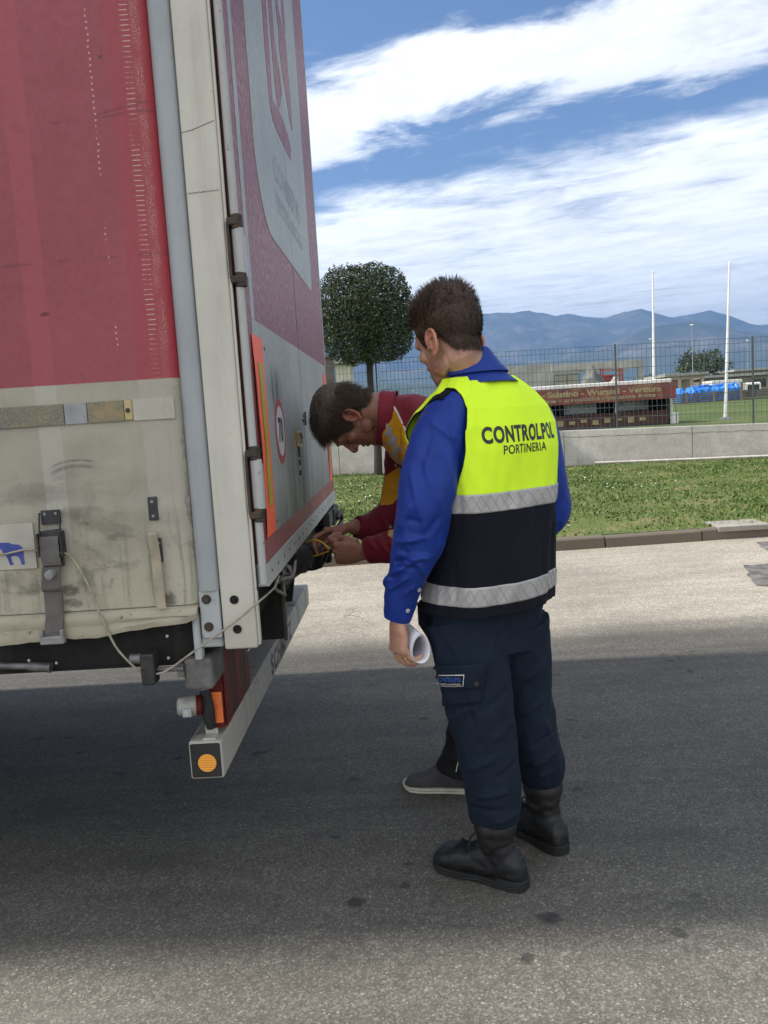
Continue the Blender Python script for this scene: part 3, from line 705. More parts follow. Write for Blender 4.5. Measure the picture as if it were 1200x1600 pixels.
# ================================================================== the lorry trailer
TR = Vector((-.40, 2.25, 0))
T = thing('lorry_trailer', 'big curtain sided lorry trailer, red above dirty grey, with closed rear doors', 'lorry trailer', TR)
def curtain_mat(t, b):
    c = t.coord(); x, y, z = t.xyz(c); x = t.sub(x, .40)                        # back to metres along the side
    n = t.noise(c, 2.2, 7, .6); f = t.noise(c, 60, 5, .65); lowf = t.noise(t.map(c, (1.2, 1, .5)), 1.6, 5, .6)
    weave = t.noise(t.map(c, (300, 60, 900)), 1., 2, .5)
    red = t.mix(t.sm(n, .3, .7), (.315, .068, .086), (.262, .058, .069))
    red = t.mix(t.mul(t.sm(f, .45, .7), .25), red, (.20, .055, .06))
    # strap pockets and the overlapped hem show as paler stripes
    hem = t.sm(x, -.705, -.697); b1 = t.band(x, -.985, -.925, .003); b2 = t.band(x, -1.42, -1.36, .003); b3 = t.band(x, -1.86, -1.80, .003)
    strip = t.mx(t.mx(b1, b2), b3)
    red = t.mix(t.mul(strip, .5), red, (.36, .075, .095)); red = t.mix(t.mul(hem, .55), red, (.335, .048, .06))
    red = t.mix(t.sm(x, -.625, -.6), red, (.335, .034, .044))
    # dark rubbed lines across
    for zc, k in ((2.40, .16), (2.31, .05), (1.93, .02)):
        d = t.m('ABSOLUTE', t.sub(t.add(z, t.mul(t.sub(t.noise(t.map(c, (1, 1, .2)), 2.5, 4), .5), .05)), t.add(zc, t.mul(x, k))))
        red = t.mix(t.mul(t.mul(t.sm(d, .006, .0), t.sm(t.noise(c, 11, 3), .42, .6)), .55), red, (.10, .03, .035))
    # flaking stitch ladder, dotted seam
    tick = t.m('FRACT', t.mul(t.add(z, t.mul(t.sub(n, .5), .02)), 78.)); on = t.band(tick, .30, .46, .09)
    gap = t.sm(t.noise(t.map(c, (3, 3, 1)), 7, 4, .7), .36, .56)
    xx = t.add(x, t.mul(t.sub(t.noise(t.map(c, (1, 1, 40)), 1, 2), .5), .012))
    lad = t.mul(t.mul(on, t.band(xx, -.660, -.638, .003)), gap)
    lad2 = t.mul(t.mul(t.sm(t.noise(t.map(c, (260, 1, 420)), 1., 2, .6), .52, .60), t.band(xx, -.632, -.612, .004)), t.sm(t.noise(c, 9, 3), .40, .52))
    dots = t.mul(t.mul(t.band(t.m('FRACT', t.mul(z, 66.)), .3, .6, .1), t.band(xx, -.7495, -.7455, .0012)), t.sm(t.noise(t.map(c, (1, 1, .7)), 9, 3), .47, .56))
    marks = t.mx(t.mx(lad, t.mul(lad2, .6)), dots)
    fade = t.mx(t.sm(z, 1.61, 1.72), .35)
    red = t.mix(t.mul(t.mul(marks, .72), fade), red, (.66, .52, .38))
    for bx_, bz_, r_ in ((-1.055, 2.235, .030), (-.93, 1.78, .008), (-.72, 2.42, .007)):
        bd = t.vm('LENGTH', t.vm('SUBTRACT', t.comb(t.add(x, t.mul(t.sub(f, .5), .05)), 0., t.add(z, t.mul(t.sub(n, .5), .03))), (bx_, 0, bz_))); bd = bd.node.outputs['Value']
        red = t.mix(t.sm(bd, r_, r_*.45, 0, .85), red, (.07, .03, .025))
    # grey lower band with road dirt
    grey = t.mix(t.sm(n, .3, .7), (.285, .262, .205), (.40, .372, .295))
    grey = t.mix(t.mul(strip, .5), grey, (.44, .42, .365)); grey = t.mix(t.mul(hem, .45), grey, (.42, .40, .34))
    low = t.sm(t.add(z, t.mul(t.sub(lowf, .5), .30)), 1.30, 1.02)
    grey = t.mix(t.mul(low, t.sm(f, .2, .7, .15, .5)), grey, (.47, .43, .31))
    grime = t.mul(t.sm(t.noise(t.map(c, (3, 1, 4.2)), 1.9, 9, .74, .35), .50, .64), t.sm(z, 1.45, 1.02, .15, 1.))
    grey = t.mix(t.mul(grime, .55), grey, (.085, .075, .055))
    wipe = t.mul(t.sm(t.noise(t.map(c, (1.3, 1, 6)), 1.3, 6, .6, .8), .54, .68), t.band(z, 1.22, 1.36, .06))
    grey = t.mix(t.mul(wipe, .45), grey, (.10, .09, .07))
    speck = t.mul(t.sm(t.noise(t.map(c, (60, 1, 130)), 1., 3, .7), .60, .68), t.mul(t.sm(x, -.68, -.63), t.sm(n, .35, .6)))
    grey = t.mix(t.mul(speck, .6), grey, (.07, .065, .055))
    scuff = t.mul(t.sm(t.voro(t.vm('ADD', t.map(c, (3, 1, 7)), t.vm('SCALE', t.noise(c, 5, 3, out=1))), 1.4), .16, .07), t.sm(z, 1.3, 1.1))
    grey = t.mix(t.mul(scuff, .55), grey, (.05, .045, .04))
    wx = t.add(x, t.mul(t.sub(t.noise(c, 14, 5, .7), .5), .07)); wz = t.add(z, t.mul(t.sub(t.noise(t.map(c, (1, 1, 1), (5, 5, 5)), 17, 5, .7), .5), .045))
    for u, v, ru, rv, am in ((108, 922, 16, 9, .75), (112, 944, 18, 7, .7), (104, 962, 22, 5, .6), (100, 985, 26, 6, .5), (265, 936, 17, 9, .8), (283, 956, 14, 10, .4), (60, 772, 60, 14, .30), (125, 800, 36, 7, .35), (180, 838, 16, 5, .4), (130, 817, 9, 4, .5), (55, 925, 12, 4, .5), (60, 975, 60, 7, .35), (235, 960, 24, 6, .35), (20, 905, 26, 9, .25), (160, 860, 40, 16, .2), (290, 700, 9, 60, .35), (297, 820, 8, 70, .4), (205, 985, 60, 9, .3), (150, 700, 50, 20, .12)):
        q = P(u, v, Y=2.25); e = P(u+ru, v+rv, Y=2.25); rx, rz = max(abs(e.x-q.x), .008), max(abs(e.z-q.z), .008)
        d2 = t.add(t.m('POWER', t.mul(t.sub(wx, q.x), 1/rx), 2.), t.m('POWER', t.mul(t.sub(wz, q.z), 1/rz), 2.))
        grey = t.mix(t.mul(t.sm(d2, 1.5, .15), t.mul(t.sm(f, .25, .6, .5, 1.), am)), grey, (.045, .040, .031))
    for r_, w_ in ((.17, .010), (.185, .006)):      # curved rub marks
        q = P(128, 790, Y=2.25); dx, dz = t.sub(x, q.x), t.sub(z, q.z-.06); rad = t.m('SQRT', t.add(t.mul(dx, dx), t.mul(dz, dz)))
        arc = t.mul(t.sm(t.m('ABSOLUTE', t.sub(rad, r_)), w_, 0.), t.mul(t.band(dx, -.07, .05, .02), t.sm(dz, .0, .1)))
        grey = t.mix(t.mul(arc, t.sm(f, .3, .6, .25, .6)), grey, (.07, .062, .05))
    grey = t.mix(t.mul(t.sm(t.m('ABSOLUTE', t.sub(z, t.add(.9665, t.mul(t.sub(n, .5), .004)))), .0026, .001), .8), grey, (.03, .027, .02))
    vstr = t.mul(t.sm(t.noise(t.map(c, (42, 1, 2.5)), 1.3, 6, .65), .52, .70), t.sm(z, 1.5, 1.0, .10, .5)); grey = t.mix(vstr, grey, (.12, .108, .085))
    col = t.mix(t.sm(z, 1.590, 1.593), grey, red)
    wk = t.sm(weave, .3, .7, .95, 1.05); col = t.mix(1, col, t.comb(wk, wk, wk), 'MULTIPLY')
    h = t.add(t.mul(strip, .6), t.add(t.mul(hem, .8), t.mul(t.add(f, weave), .35)))
    return {'Base Color': col, 'Roughness': t.sm(f, .3, .7, .42, .62), 'Specular IOR Level': .4, 'Normal': t.bump(h, .35, .0025)}
material('curtain', curtain_mat)
def painted(name, col, dirt, amt=.35, rough=.42, rustamt=0., drip=True, zlo=None):
    def fn(t, b):
        c = t.coord(); x, y, z = t.xyz(c)
        n = t.noise(c, 2.5, 7, .62); f = t.noise(c, 45, 6, .68)
        o = t.mix(1, col, t.comb(*[t.sm(n, .25, .75, .88, 1.08)]*3), 'MULTIPLY')
        dr = t.noise(t.map(c, (7, 7, .7)), 1.4, 7, .62, .3) if drip else n
        o = t.mix(t.mul(t.sm(dr, .50, .74), amt), o, dirt)
        o = t.mix(t.mul(t.sm(f, .60, .72), amt), o, dirt)
        if zlo: o = t.mix(t.mul(t.sm(t.add(z, t.mul(t.sub(n, .5), .35)), zlo+.22, zlo), amt*.9), o, dirt)
        if rustamt: o = t.mix(t.mul(t.sm(t.add(t.mul(f, .5), t.mul(n, .5)), .56, .66), rustamt), o, (.10, .05, .025))
        return {'Base Color': o, 'Roughness': t.sm(f, .3, .7, rough-.08, rough+.15), 'Specular IOR Level': .28, 'Normal': t.bump(f, .12, .002)}
    return material(name, fn)
painted('cream_paint', (.555, .535, .462), (.25, .225, .17), .32, .5, .10, True, .83)
painted('tube_grey', (.345, .365, .375), (.26, .26, .25), .35, .45)
painted('bracket_grey', (.40, .42, .42), (.17, .15, .12), .5, .55, .45)
def door_dirt(t, b):
    c = t.coord(); x, y, z = t.xyz(c)
    n = t.noise(c, 2.5, 7, .62); f = t.noise(c, 45, 6, .68); dr = t.noise(t.map(c, (13, 13, .9)), 1.5, 7, .6, .2); fine = t.noise(t.map(c, (60, 60, 3)), 1.2, 5, .6)
    o = t.mix(t.sm(n, .3, .7), (.375, .382, .355), (.315, .322, .30))
    zone = t.mx(t.mul(t.band(y, .62, 1.16, .14), t.sm(z, 1.58, 1.25)), t.mx(t.mul(t.band(y, .33, .56, .09), t.band(z, 1.50, 1.62, .05)), t.mul(t.sm(z, 1.32, 1.10), .6)))
    o = t.mix(t.mul(t.mul(zone, t.sm(t.add(t.mul(dr, .65), t.mul(fine, .35)), .36, .52)), .88), o, (.06, .06, .058))
    o = t.mix(t.mul(t.sm(dr, .54, .7), .35), o, (.17, .17, .16)); o = t.mix(t.mul(t.sm(f, .6, .72), .3), o, (.2, .2, .19))
    return {'Base Color': o, 'Roughness': t.sm(f, .3, .7, .42, .6), 'Specular IOR Level': .28, 'Normal': t.bump(f, .1, .002)}
material('door_white', door_dirt)
painted('door_red', (.225, .060, .066), (.20, .075, .075), .35, .4)
painted('door_pale', (.335, .345, .325), (.31, .32, .31), .4, .42)
painted('stripe_pink', (.31, .11, .105), (.20, .12, .11), .6, .5)
painted('profile_white', (.44, .45, .43), (.30, .29, .27), .35, .45)
painted('bumper_grey', (.42, .395, .34), (.10, .088, .07), .95, .75)
painted('silver_bar', (.42, .42, .40), (.10, .08, .06), .55, .4, .35)
painted('chassis_black', (.012, .0115, .011), (.05, .044, .036), .45, .75)
plain('rubber_black', (.018, .018, .018), .75, 0, .3, 12, .25, 90, (.11, .10, .085), .55)
plain('rubber_dusty', (.11, .105, .10), .85, 0, .35, 14, .35, 60, (.25, .23, .2), .6)
plain('hinge_brown', (.055, .042, .032), .7, .3, .4, 25, .3, 80, (.14, .07, .035), .6)
plain('iron_dark', (.05, .05, .052), .5, .7, .3, 25, .25, 90, (.12, .10, .085), .6)
plain('iron_grey', (.16, .16, .155), .5, .6, .3, 25, .2, 90, (.10, .085, .07), .5)
plain('strap_grey', (.115, .105, .095), .85, 0, .2, 20, .6, 260, (.2, .185, .16), .4)
plain('strap_tan', (.33, .285, .205), .8, 0, .2, 20, .4, 200, (.15, .13, .1), .4)
plain('hook_grey', (.25, .25, .245), .55, .3, .2, 14, .1, 80, (.12, .11, .1), .4)
plain('sticker_white', (.42, .40, .335), .6, 0, .1, 10, .1, 80, (.26, .24, .2), .6)
plain('emblem_blue', (.035, .055, .26), .5, 0, .15, 30, .05, 80, (.25, .25, .3), .35)
plain('black_paint', (.018, .018, .02), .5, 0, .2, 20, .05, 80, (.2, .19, .17), .3)
plain('sign_red', (.36, .055, .05), .5, 0, .1, 10, .05); plain('sign_white', (.55, .55, .54), .45, 0, .08, 10, .03, 80, (.3, .3, .29), .4)
plain('letter_grey', (.25, .27, .27), .5, 0, .1, 6, 0); plain('hole_black', (.004, .004, .004), .9, 0, 0, 5, 0)
plain('gold_metal', (.36, .27, .13), .4, .8, .2, 20, .1); plain('rope_cream', (.33, .295, .22), .85, 0, .25, 40, .5, 300, (.12, .105, .08), .8)
plain('wire_yellow', (.75, .42, .02), .45, 0, .1, 30, 0); plain('wire_black', (.012, .012, .012), .45, 0, .1, 30, 0); plain('wire_grey', (.22, .21, .19), .6, 0, .2, 30, .1)
plain('lamp_dusty', (.34, .33, .29), .6, 0, .2, 20, .2, 80, (.14, .13, .11), .7); plain('tape_cap', (.40, .32, .15), .5, 0, .2, 20, .1)
def fluo(col, em):
    def fn(t, b):
        c = t.coord(); n = t.noise(c, 9, 6, .6)
        return {'Base Color': t.mix(t.mul(t.sm(n, .5, .75), .5), col, [k*.6 for k in col]), 'Roughness': .5, 'Specular IOR Level': .3, 'Normal': t.bump(t.voro(c, 160), .2, .001)}
    return fn
material('plate_orange', fluo((.98, .155, .075), 0)); material('plate_olive', fluo((.42, .36, .05), 0))
def lens(col):
    def fn(t, b):
        c = t.coord(); x, y, z = t.xyz(c); w = t.m('SINE', t.mul(z, 900.))
        n = t.noise(c, 14, 5, .6)
        red = col[0] < .3
        return {'Base Color': t.mix(t.mul(t.sm(n, .5, .7), .45), col, (.03, .022, .018) if red else (.05, .035, .03)), 'Roughness': .5 if red else .3, 'Specular IOR Level': .2 if red else .5, 'Normal': t.bump(w, .35, .002), 'Coat Weight': 0. if red else .2}
    return fn
material('lens_amber', lens((.80, .17, .025))); material('lens_red', lens((.10, .011, .009))); material('lens_smoke', lens((.035, .014, .012))); material('reflector_amber', lens((.85, .34, .035)))
def tape(t, b):
    c = t.coord(); n = t.noise(c, 9, 6, .65, .5); v = t.voro(c, 140., 'DISTANCE_TO_EDGE'); f = t.noise(c, 60, 4)
    col = t.ramp(n, [(.3, (.10, .10, .095)), (.5, (.17, .15, .085)), (.62, (.27, .19, .07)), (.75, (.16, .13, .085))])
    col = t.mix(t.mul(t.sm(v, .1, .02), .5), col, (.30, .29, .24))
    return {'Base Color': col, 'Roughness': .45, 'Normal': t.bump(v, .3, .001)}
material('reflective_tape', tape)
def plate_white(t, b):
    c = t.coord(); n = t.noise(c, 12, 5, .6)
    return {'Base Color': t.mix(t.sm(n, .4, .7), (.30, .31, .31), (.19, .19, .185)), 'Roughness': .4}
material('tape_grey', plate_white)
YS = 2.25
# ---- body: roof, floor, far wall, nose
g = Geo(); g.box2((-13.95, YS-.01, 3.90), (-.41, 4.70, 4.00)); obj('roof', g, MATS['cream_paint'], T, .02)
g = Geo(); g.box2((-13.9, YS+.06, .955), (-.46, 4.64, 1.03)); obj('floor', g, MATS['chassis_black'], T)
g = Geo(); g.box2((-13.95, YS, .86), (-13.85, 4.70, 3.9)); obj('front_wall', g, MATS['cream_paint'], T)
def curtain_grid(y0, side):
    xs = np.concatenate([np.linspace(-13.85, -2.6, 60, endpoint=False), np.linspace(-2.6, -.593, 200)]); zs = np.concatenate([np.linspace(.955, 1.7, 90), np.linspace(1.72, 3.92, 90)])
    v, f = [], []
    for i, x in enumerate(xs):
        for z in zs:
            w = .006*noise.noise(Vector((x*1.1, z*.7, side)))+.004*noise.noise(Vector((x*3, z*1.5, side+4)))
            lo = max(0, 1-(z-.95)/.42)
            w += lo*(.010*noise.noise(Vector((x*4.2, z*2.2, side+9)))+.006*noise.noise(Vector((x*9., z*10, 2))))
            w += .007*exp(-((z-1.235-.02*noise.noise(Vector((x*2, 0, 0))))/.03)**2)*(.5+.5*noise.noise(Vector((x*2.1, 5, 0))))-.005*exp(-((z-1.08)/.025)**2)*noise.noise(Vector((x*3, 8, 0)))
            e = max(0, (x+.635)/.042); w += -.022*e*e*e                     # tucks in behind the tension tube
            v.append((x, y0-side*w-side*.006, z))
    n = len(zs); m = len(xs)
    for i in range(m-1):
        for j in range(n-1): f.append((i*n+j, (i+1)*n+j, (i+1)*n+j+1, i*n+j+1))
    return Geo().raw(v, f)
cu = obj('curtain', curtain_grid(YS, 1), MATS['curtain'], T, 0, 180)
obj('curtain', curtain_grid(4.70, -1), MATS['curtain'], T, 0, 180)
# rolled lower hem of the near curtain
g = Geo(); xs = np.linspace(-13.85, -.596, 420); rings = []
hz = [(-1.163, .884), (-1.02, .890), (-.889, .888), (-.80, .905), (-.705, .912), (-.63, .918), (-.596, .93)]
for x in xs:
    zb = float(np.interp(x, [a for a, b in hz], [b for a, b in hz]))+.005*noise.noise(Vector((x*23, 6, 0)))+.006*noise.noise(Vector((x*9, 0, 0)))+.006*noise.noise(Vector((x*2.3, 4, 0)))
    zt = .962; ym = YS-.008-.008*noise.noise(Vector((x*6, 1, 0))); q = .010+.009*noise.noise(Vector((x*11, 7, 0)))+.005*noise.noise(Vector((x*31, 3, 0)))
    rings.append([(x, ym+.004, zt), (x, ym-.004, zt-.006), (x, ym-q*.8, zt-.022), (x, ym-q*.3, (zt+zb)/2), (x, ym-.002, (zt+zb)/2-.004), (x, ym-q, zb+.016), (x, ym-q*.5, zb), (x, ym+.012, zb+.01), (x, ym+.014, zt)])
g.loft(rings); painted('hem_cream', (.385, .35, .26), (.07, .06, .04), 1., .6, .45, False); obj('hem', g, MATS['hem_cream'], cu, 0, 60)
# seam where the hem is sewn on
# ---- side rail and chassis under the curtain
g = Geo(); g.box2((-13.9, YS+.045, .785), (-.60, YS+.10, .965)); g.box2((-13.9, YS+.045, .783), (-.62, YS+.30, .80)); rl = obj('side_rail', g, MATS['chassis_black'], T, .004)
plain('daylight_hole', (.55, .55, .52), .8, 0, .05, 4, 0)
g = Geo()
for u, v in ((45, 1032), (88, 1036), (216, 1024), (263, 1028), (261, 994)):
    p = P(u, v, Y=YS+.044); g.disc((p.x, YS+.0445, p.z), (0, -1, 0), .0042, .0008, 14)
obj('rivet_or_daylight_dot', g, MATS['daylight_hole'], rl)  # pale discs painted as daylight showing through holes in the rail
for y in (3.02, 3.90): g = Geo(); g.box2((-13.2, y-.06, .62), (-.62, y+.06, .955)); obj('chassis_beam', g, MATS['chassis_black'], T)
def wheel(x, y, s):
    g = Geo(); pr = [(.29, -.14), (.40, -.15), (.47, -.13), (.49, -.09), (.49, .09), (.47, .13), (.40, .15), (.29, .14)]; n = 40
    g.loft([[(x+a*cos(2*pi*k/n), y+b, .49+a*sin(2*pi*k/n)) for a, b in pr] for k in range(n)]+[[(x+a, y+b, .49) for a, b in pr]], False)
    w = obj('wheel', g, MATS['rubber_black'], T); g = Geo(); g.cyl((x, y-s*.10, .49), (x, y+s*.02, .49), .285, 32); g.cyl((x, y-s*.13, .49), (x, y-s*.05, .49), .09, 20); obj('rim', g, MATS['hook_grey'], w, .01)
for x in (-3.1, -4.4, -5.7):
    for y, s in ((2.47, 1), (4.48, -1)): wheel(x, y, s)
    g = Geo(); g.cyl((x, 2.4, .49), (x, 4.5, .49), .065, 16); obj('axle', g, MATS['chassis_black'], T)
for y in (2.7, 4.25): g = Geo(); g.box2((-11.2, y-.06, .06), (-11.05, y+.06, .95)); g.box2((-11.27, y-.15, 0), (-10.97, y+.15, .05)); obj('support_leg', g, MATS['chassis_black'], T)
# ---- tension tube and corner post
g = Geo(); g.cyl((-.562, YS+.026, 1.003), (-.562, YS+.026, 3.9), .0325, 32); obj('tension_tube', g, MATS['tube_grey'], T)
for ys, ye in ((YS, YS+.075), (4.70, 4.625)):
    g = Geo(); g.box2((-.5295, ys, .832), (-.436, ye, 3.9)); po = obj('corner_post', g, MATS['cream_paint'], T, .007, 35, 3)
    if ys == YS:
        for u, v in ((366, 937), (371, 983)):
            p = P(u, v, Y=YS); g = Geo(); g.disc((p.x, YS-.0012, p.z), (0, -1, 0), .0125, .0008, 24); obj('hole', g, MATS['hole_black'], po)
        g = Geo(); rnd = random.Random(3)
        for za, zb, x in ((1.9, 3.4, -.5288),):
            pass
        g.tube([(-.528, YS-.0008, 2.22), (-.50, YS-.0008, 2.225), (-.44, YS-.0008, 2.245)], .0009, 4)
        pts = [(-.525+.085*i/14, YS-.0008, 2.065+.003*(i % 2)+.004*i/14) for i in range(15)]; g.tube(pts, .0009, 4); obj('scratch', g, MATS['wire_grey'], po, 0, 0)
g = Geo(); g.box2((-.592, YS+.004, .865), (-.534, YS+.05, 1.004)); br = obj('tube_bracket', g, MATS['bracket_grey'], T, .006)
for u, v in ((322, 937), (326, 980)):
    p = P(u, v, Y=YS); g = Geo(); g.disc((p.x, YS+.004, p.z), (0, -1, 0), .0135, .003, 24); g.disc((p.x, YS, p.z), (0, -1, 0), .0085, .006, 6); obj('bolt', g, MATS['hinge_brown'], br, .001)
g = Geo(); g.box2((-.62, YS+.01, .80), (-.597, YS+.045, .935)); g.box2((-.60, YS+.02, .835), (-.535, YS+.06, .866)); obj('end_flap', g, MATS['bracket_grey'], T, .008)
# ---- rear frame: gasket lips, gap, hinge rail
g = Geo(); g.box2((-.4355, YS+.006, 1.0), (-.428, YS+.016, 3.9)); g.box2((-.4355, YS+.006, .84), (-.428, YS+.016, 1.0)); obj('lip', g, MATS['cream_paint'], T, .002)
g = Geo(); g.box2((-.46, YS+.022, .99), (-.4275, YS+.05, 3.9)); obj('gasket', g, MATS['rubber_black'], T)
g = Geo(); g.tube([(-.409, YS+.018, 1.01), (-.409, YS+.018, 3.9)], .0115, 16); obj('hinge_rail', g, MATS['silver_bar'], T)
for za, zb in ((1.84, 1.99), (1.205, 1.375), (2.75, 2.90)):
    g = Geo(); g.box2((-.432, YS-.002, za), (-.424, YS+.012, zb))
    for z in (za, zb): g.box2((-.430, YS-.001, z-.010), (-.396, YS+.034, z+.010)); g.cyl((-.405, YS+.017, z-.02), (-.405, YS+.017, z+.02), .016, 16)
    hg = obj('hinge', g, MATS['hinge_brown'], T, .004)
    g = Geo(); g.cyl((-.402, YS+.017, za+.016), (-.402, YS+.017, zb-.016), .0145, 16); g.box2((-.404, YS+.035, za+.012), (-.392, YS+.06, zb-.03)); obj('hinge_pin', g, MATS['silver_bar'], hg, .002)
# ---- doors
XR = -.40
def door(y0, y1, mats, ring=None):
    g = Geo(); g.box2((XR-.03, y0, 1.062), (XR, y1, 3.9), 0)
    return g
def rects(g, mi, lift, items):
    for (ya, yb, za, zb) in items: g.box2((XR-.004, ya, za), (XR+lift, yb, zb), mi)
def rrect(y0, y1, z0, z1, rl, rr):
    pts = []
    for i in range(13): a = pi+pi/2*i/12; pts.append((y0+rl+rl*cos(a), z0+rl+rl*sin(a)))
    for i in range(9): a = 1.5*pi+pi/2*i/8; pts.append((y1-rr+rr*cos(a), z0+rr+rr*sin(a)))
    for i in range(9): a = pi/2*i/8; pts.append((y1-rr+rr*cos(a), z1-rr+rr*sin(a)))
    for i in range(13): a = pi/2+pi/2*i/12; pts.append((y0+rl+rl*cos(a), z1-rl+rl*sin(a)))
    return pts
SEAM = 3.425
def clip_poly(pts, lim, left):
    out = []
    for i, a in enumerate(pts):
        b = pts[(i+1) % len(pts)]; ia = (a[0] <= lim) == left; ib = (b[0] <= lim) == left
        if ia: out.append(a)
        if ia != ib: k = (lim-a[0])/(b[0]-a[0]); out.append((lim, a[1]+k*(b[1]-a[1])))
    return out
DM = [MATS['door_red'], MATS['door_white'], MATS['door_pale'], MATS['stripe_pink']]
disc = rrect(2.635, 4.16, 2.08, 3.62, .26, .06)
doors = []
for k, (y0, y1) in enumerate(((2.285, SEAM-.0055), (SEAM+.0055, 4.655))):
    g = door(y0, y1, DM)
    if k == 0:
        rects(g, 1, .0014, [(2.345, y1, 1.128, 1.748)]); rects(g, 3, .001, [(y0, y1, 1.066, 1.127)]); rects(g, 2, .0012, [(2.345, 2.40, 1.749, 3.9)])
    else:
        rects(g, 1, .0014, [(y0, 4.60, 1.128, 1.748)]); rects(g, 3, .001, [(y0, y1, 1.066, 1.127)]); rects(g, 2, .0012, [(4.615, 4.65, 1.749, 3.9)])
    pl = clip_poly(disc, SEAM-.003 if k == 0 else SEAM+.003, k == 0)
    g.prism(pl, (XR-.004, 0, 0), (0, 1, 0), (0, 0, 1), (.0056, 0, 0), 2)
    d = obj('door', g, DM, T); doors.append(d)
    g = Geo(); g.box2((XR-.03, y0-.004, 1.0), (XR+.004, y1, 1.0635)); n = 9
    for i in range(n):
        y = y0+.06+(y1-y0-.12)*i/(n-1); g.disc((XR+.004, y, 1.034), (1, 0, 0), .0055, .0015, 10, 1)
    obj('bottom_profile', g, [MATS['profile_white'], MATS['hinge_brown']], d, .001)
g = Geo(); g.box2((XR-.029, SEAM-.002, 1.0), (XR-.006, SEAM+.002, 3.9)); obj('door_seal', g, MATS['rubber_black'], T)
g = Geo(); g.box2((XR-.06, YS+.05, .99), (XR-.031, 4.65, 3.9)); obj('rear_frame', g, MATS['chassis_black'], T)
# painted marks on the doors
L = [[(407.5, 0), (413.8, 0), (418, 50), (421.5, 100), (423, 130), (425.3, 155), (436, 176), (444, 194), (450, 214), (454, 233), (453.3, 252), (447.6, 239), (439, 221), (426, 191), (421.4, 168), (417.5, 130), (412.5, 73), (410, 33)],
     [(416.7, 0), (422.5, 0), (427.5, 53), (432, 94), (437, 115), (440, 147), (438, 155), (436, 171), (433, 166), (430, 147), (426.5, 110), (421.7, 53)],
     [(426.7, 0), (431.7, 0), (434.2, 15), (439.2, 33), (444, 52), (446.5, 70), (448.5, 100), (453, 150), (456, 200), (455.5, 205), (452, 190), (446, 150), (441, 120), (435, 75), (434, 47), (430.8, 22)],
     [(437.5, 0), (441.3, 0), (445.4, 52), (443.5, 45), (440, 28)]]
gs = [Geo(), Geo()]
for pl in L:
    yz = [(P(u, v, X=XR).y, P(u, v, X=XR).z) for u, v in pl]
    yz = [(y, z if v > 0 else z+.45) for (y, z), (u, v) in zip(yz, pl)]
    for k in (0, 1):
        c_ = clip_poly(yz, SEAM-.003 if k == 0 else SEAM+.003, k == 0)
        if len(c_) > 2: gs[k].prism(c_, (XR+.0018, 0, 0), (0, 1, 0), (0, 0, 1), (.0008, 0, 0))
for k in (0, 1): obj('emblem', gs[k], MATS['door_red'], doors[k], 0, 0)
for s, z, h in (('CONSERVE', 2.318, .098), ('PETRAROLI', 2.215, .066)):
    gs = [Geo(), Geo()]
    gg = Geo(); sign_text(gg, s, (XR+.0022, 3.05, z), (0, .77, 0), (0, 0, h), .03)
    for fc in gg.f:
        k = 0 if sum(gg.v[i][1] for i in fc)/len(fc) < SEAM else 1; gs[k].raw([gg.v[i] for i in fc], [tuple(range(len(fc)))])
    for k in (0, 1): obj('lettering', gs[k], MATS['letter_grey'], doors[k], 0, 0)
def speed_sign(y, z, r, d, digits):
    g = Geo(); g.disc((XR+.0016, y, z), (1, 0, 0), r, .001, 48, 0); s = obj('speed_sign', g, MATS['sign_red'], d)
    g = Geo(); g.disc((XR+.0027, y, z), (1, 0, 0), r*.76, .0006, 48); obj('sign_face', g, MATS['sign_white'], s)
    if digits: g = Geo(); sign_text(g, digits, (XR+.0038, y-r*.48, z-r*.36), (0, r*.96, 0), (0, 0, r*.78), .03); obj('lettering', g, MATS['black_paint'], s, 0, 0)
speed_sign(2.735, 1.427, .108, doors[0], '70'); speed_sign(4.22, 1.40, .10, doors[1], '')
def marker_plate(ya, yb, za, zb, d, bow):
    n = 16; g = Geo(); vs = []
    def sheet(y0, y1, z0, z1, off, mi):
        rr = []
        for i in range(n+1):
            z = z0+(z1-z0)*i/n; q = (z-za)/(zb-za); ow = bow*(.25+.75*sin(pi*min(max(q, 0), 1))**.8)+.004*noise.noise(Vector((z*9, ya, 0)))
            rr.append([(XR+.003+off+ow*.5, y0, z), (XR+.003+off+ow*.12, y1, z), (XR+.0015+off+ow*.12, y1, z), (XR+.0015+off+ow*.5, y0, z)])
        g.loft(rr, True, True, mi)
    sheet(ya, yb, za, zb, 0, 0); w = yb-ya; sheet(ya+w*.30, yb-w*.24, za+.085, zb-.075, .0016, 1)
    o = obj('marker_plate', g, [MATS['plate_orange'], MATS['plate_olive']], d, 0, 40)
    g = Geo()
    for z in (za+.03, zb-.03): g.disc((XR+.008+bow*.2, yb-.02, z), (1, 0, 0), .006, .003, 12)
    obj('rivet_or_daylight_dot', g, MATS['iron_grey'], o)
marker_plate(2.318, 2.487, 1.132, 1.703, doors[0], .012); marker_plate(4.42, 4.545, 1.125, 1.70, doors[1], .01)
g = Geo(); yl, zl = 3.10, 1.392
g.box2((XR+.001, yl-.022, zl-.045), (XR+.006, yl-.010, zl+.045)); g.tube([(XR+.012, yl-.016, zl+.018), (XR+.016, yl+.05, zl+.022), (XR+.018, yl+.075, zl-.004), (XR+.016, yl+.05, zl-.026), (XR+.012, yl-.016, zl-.02)], .005, 8, True, 4); g.box2((XR+.001, yl+.02, zl-.012), (XR+.012, yl+.045, zl+.012))
obj('latch', g, MATS['gold_metal'], doors[0], .001)
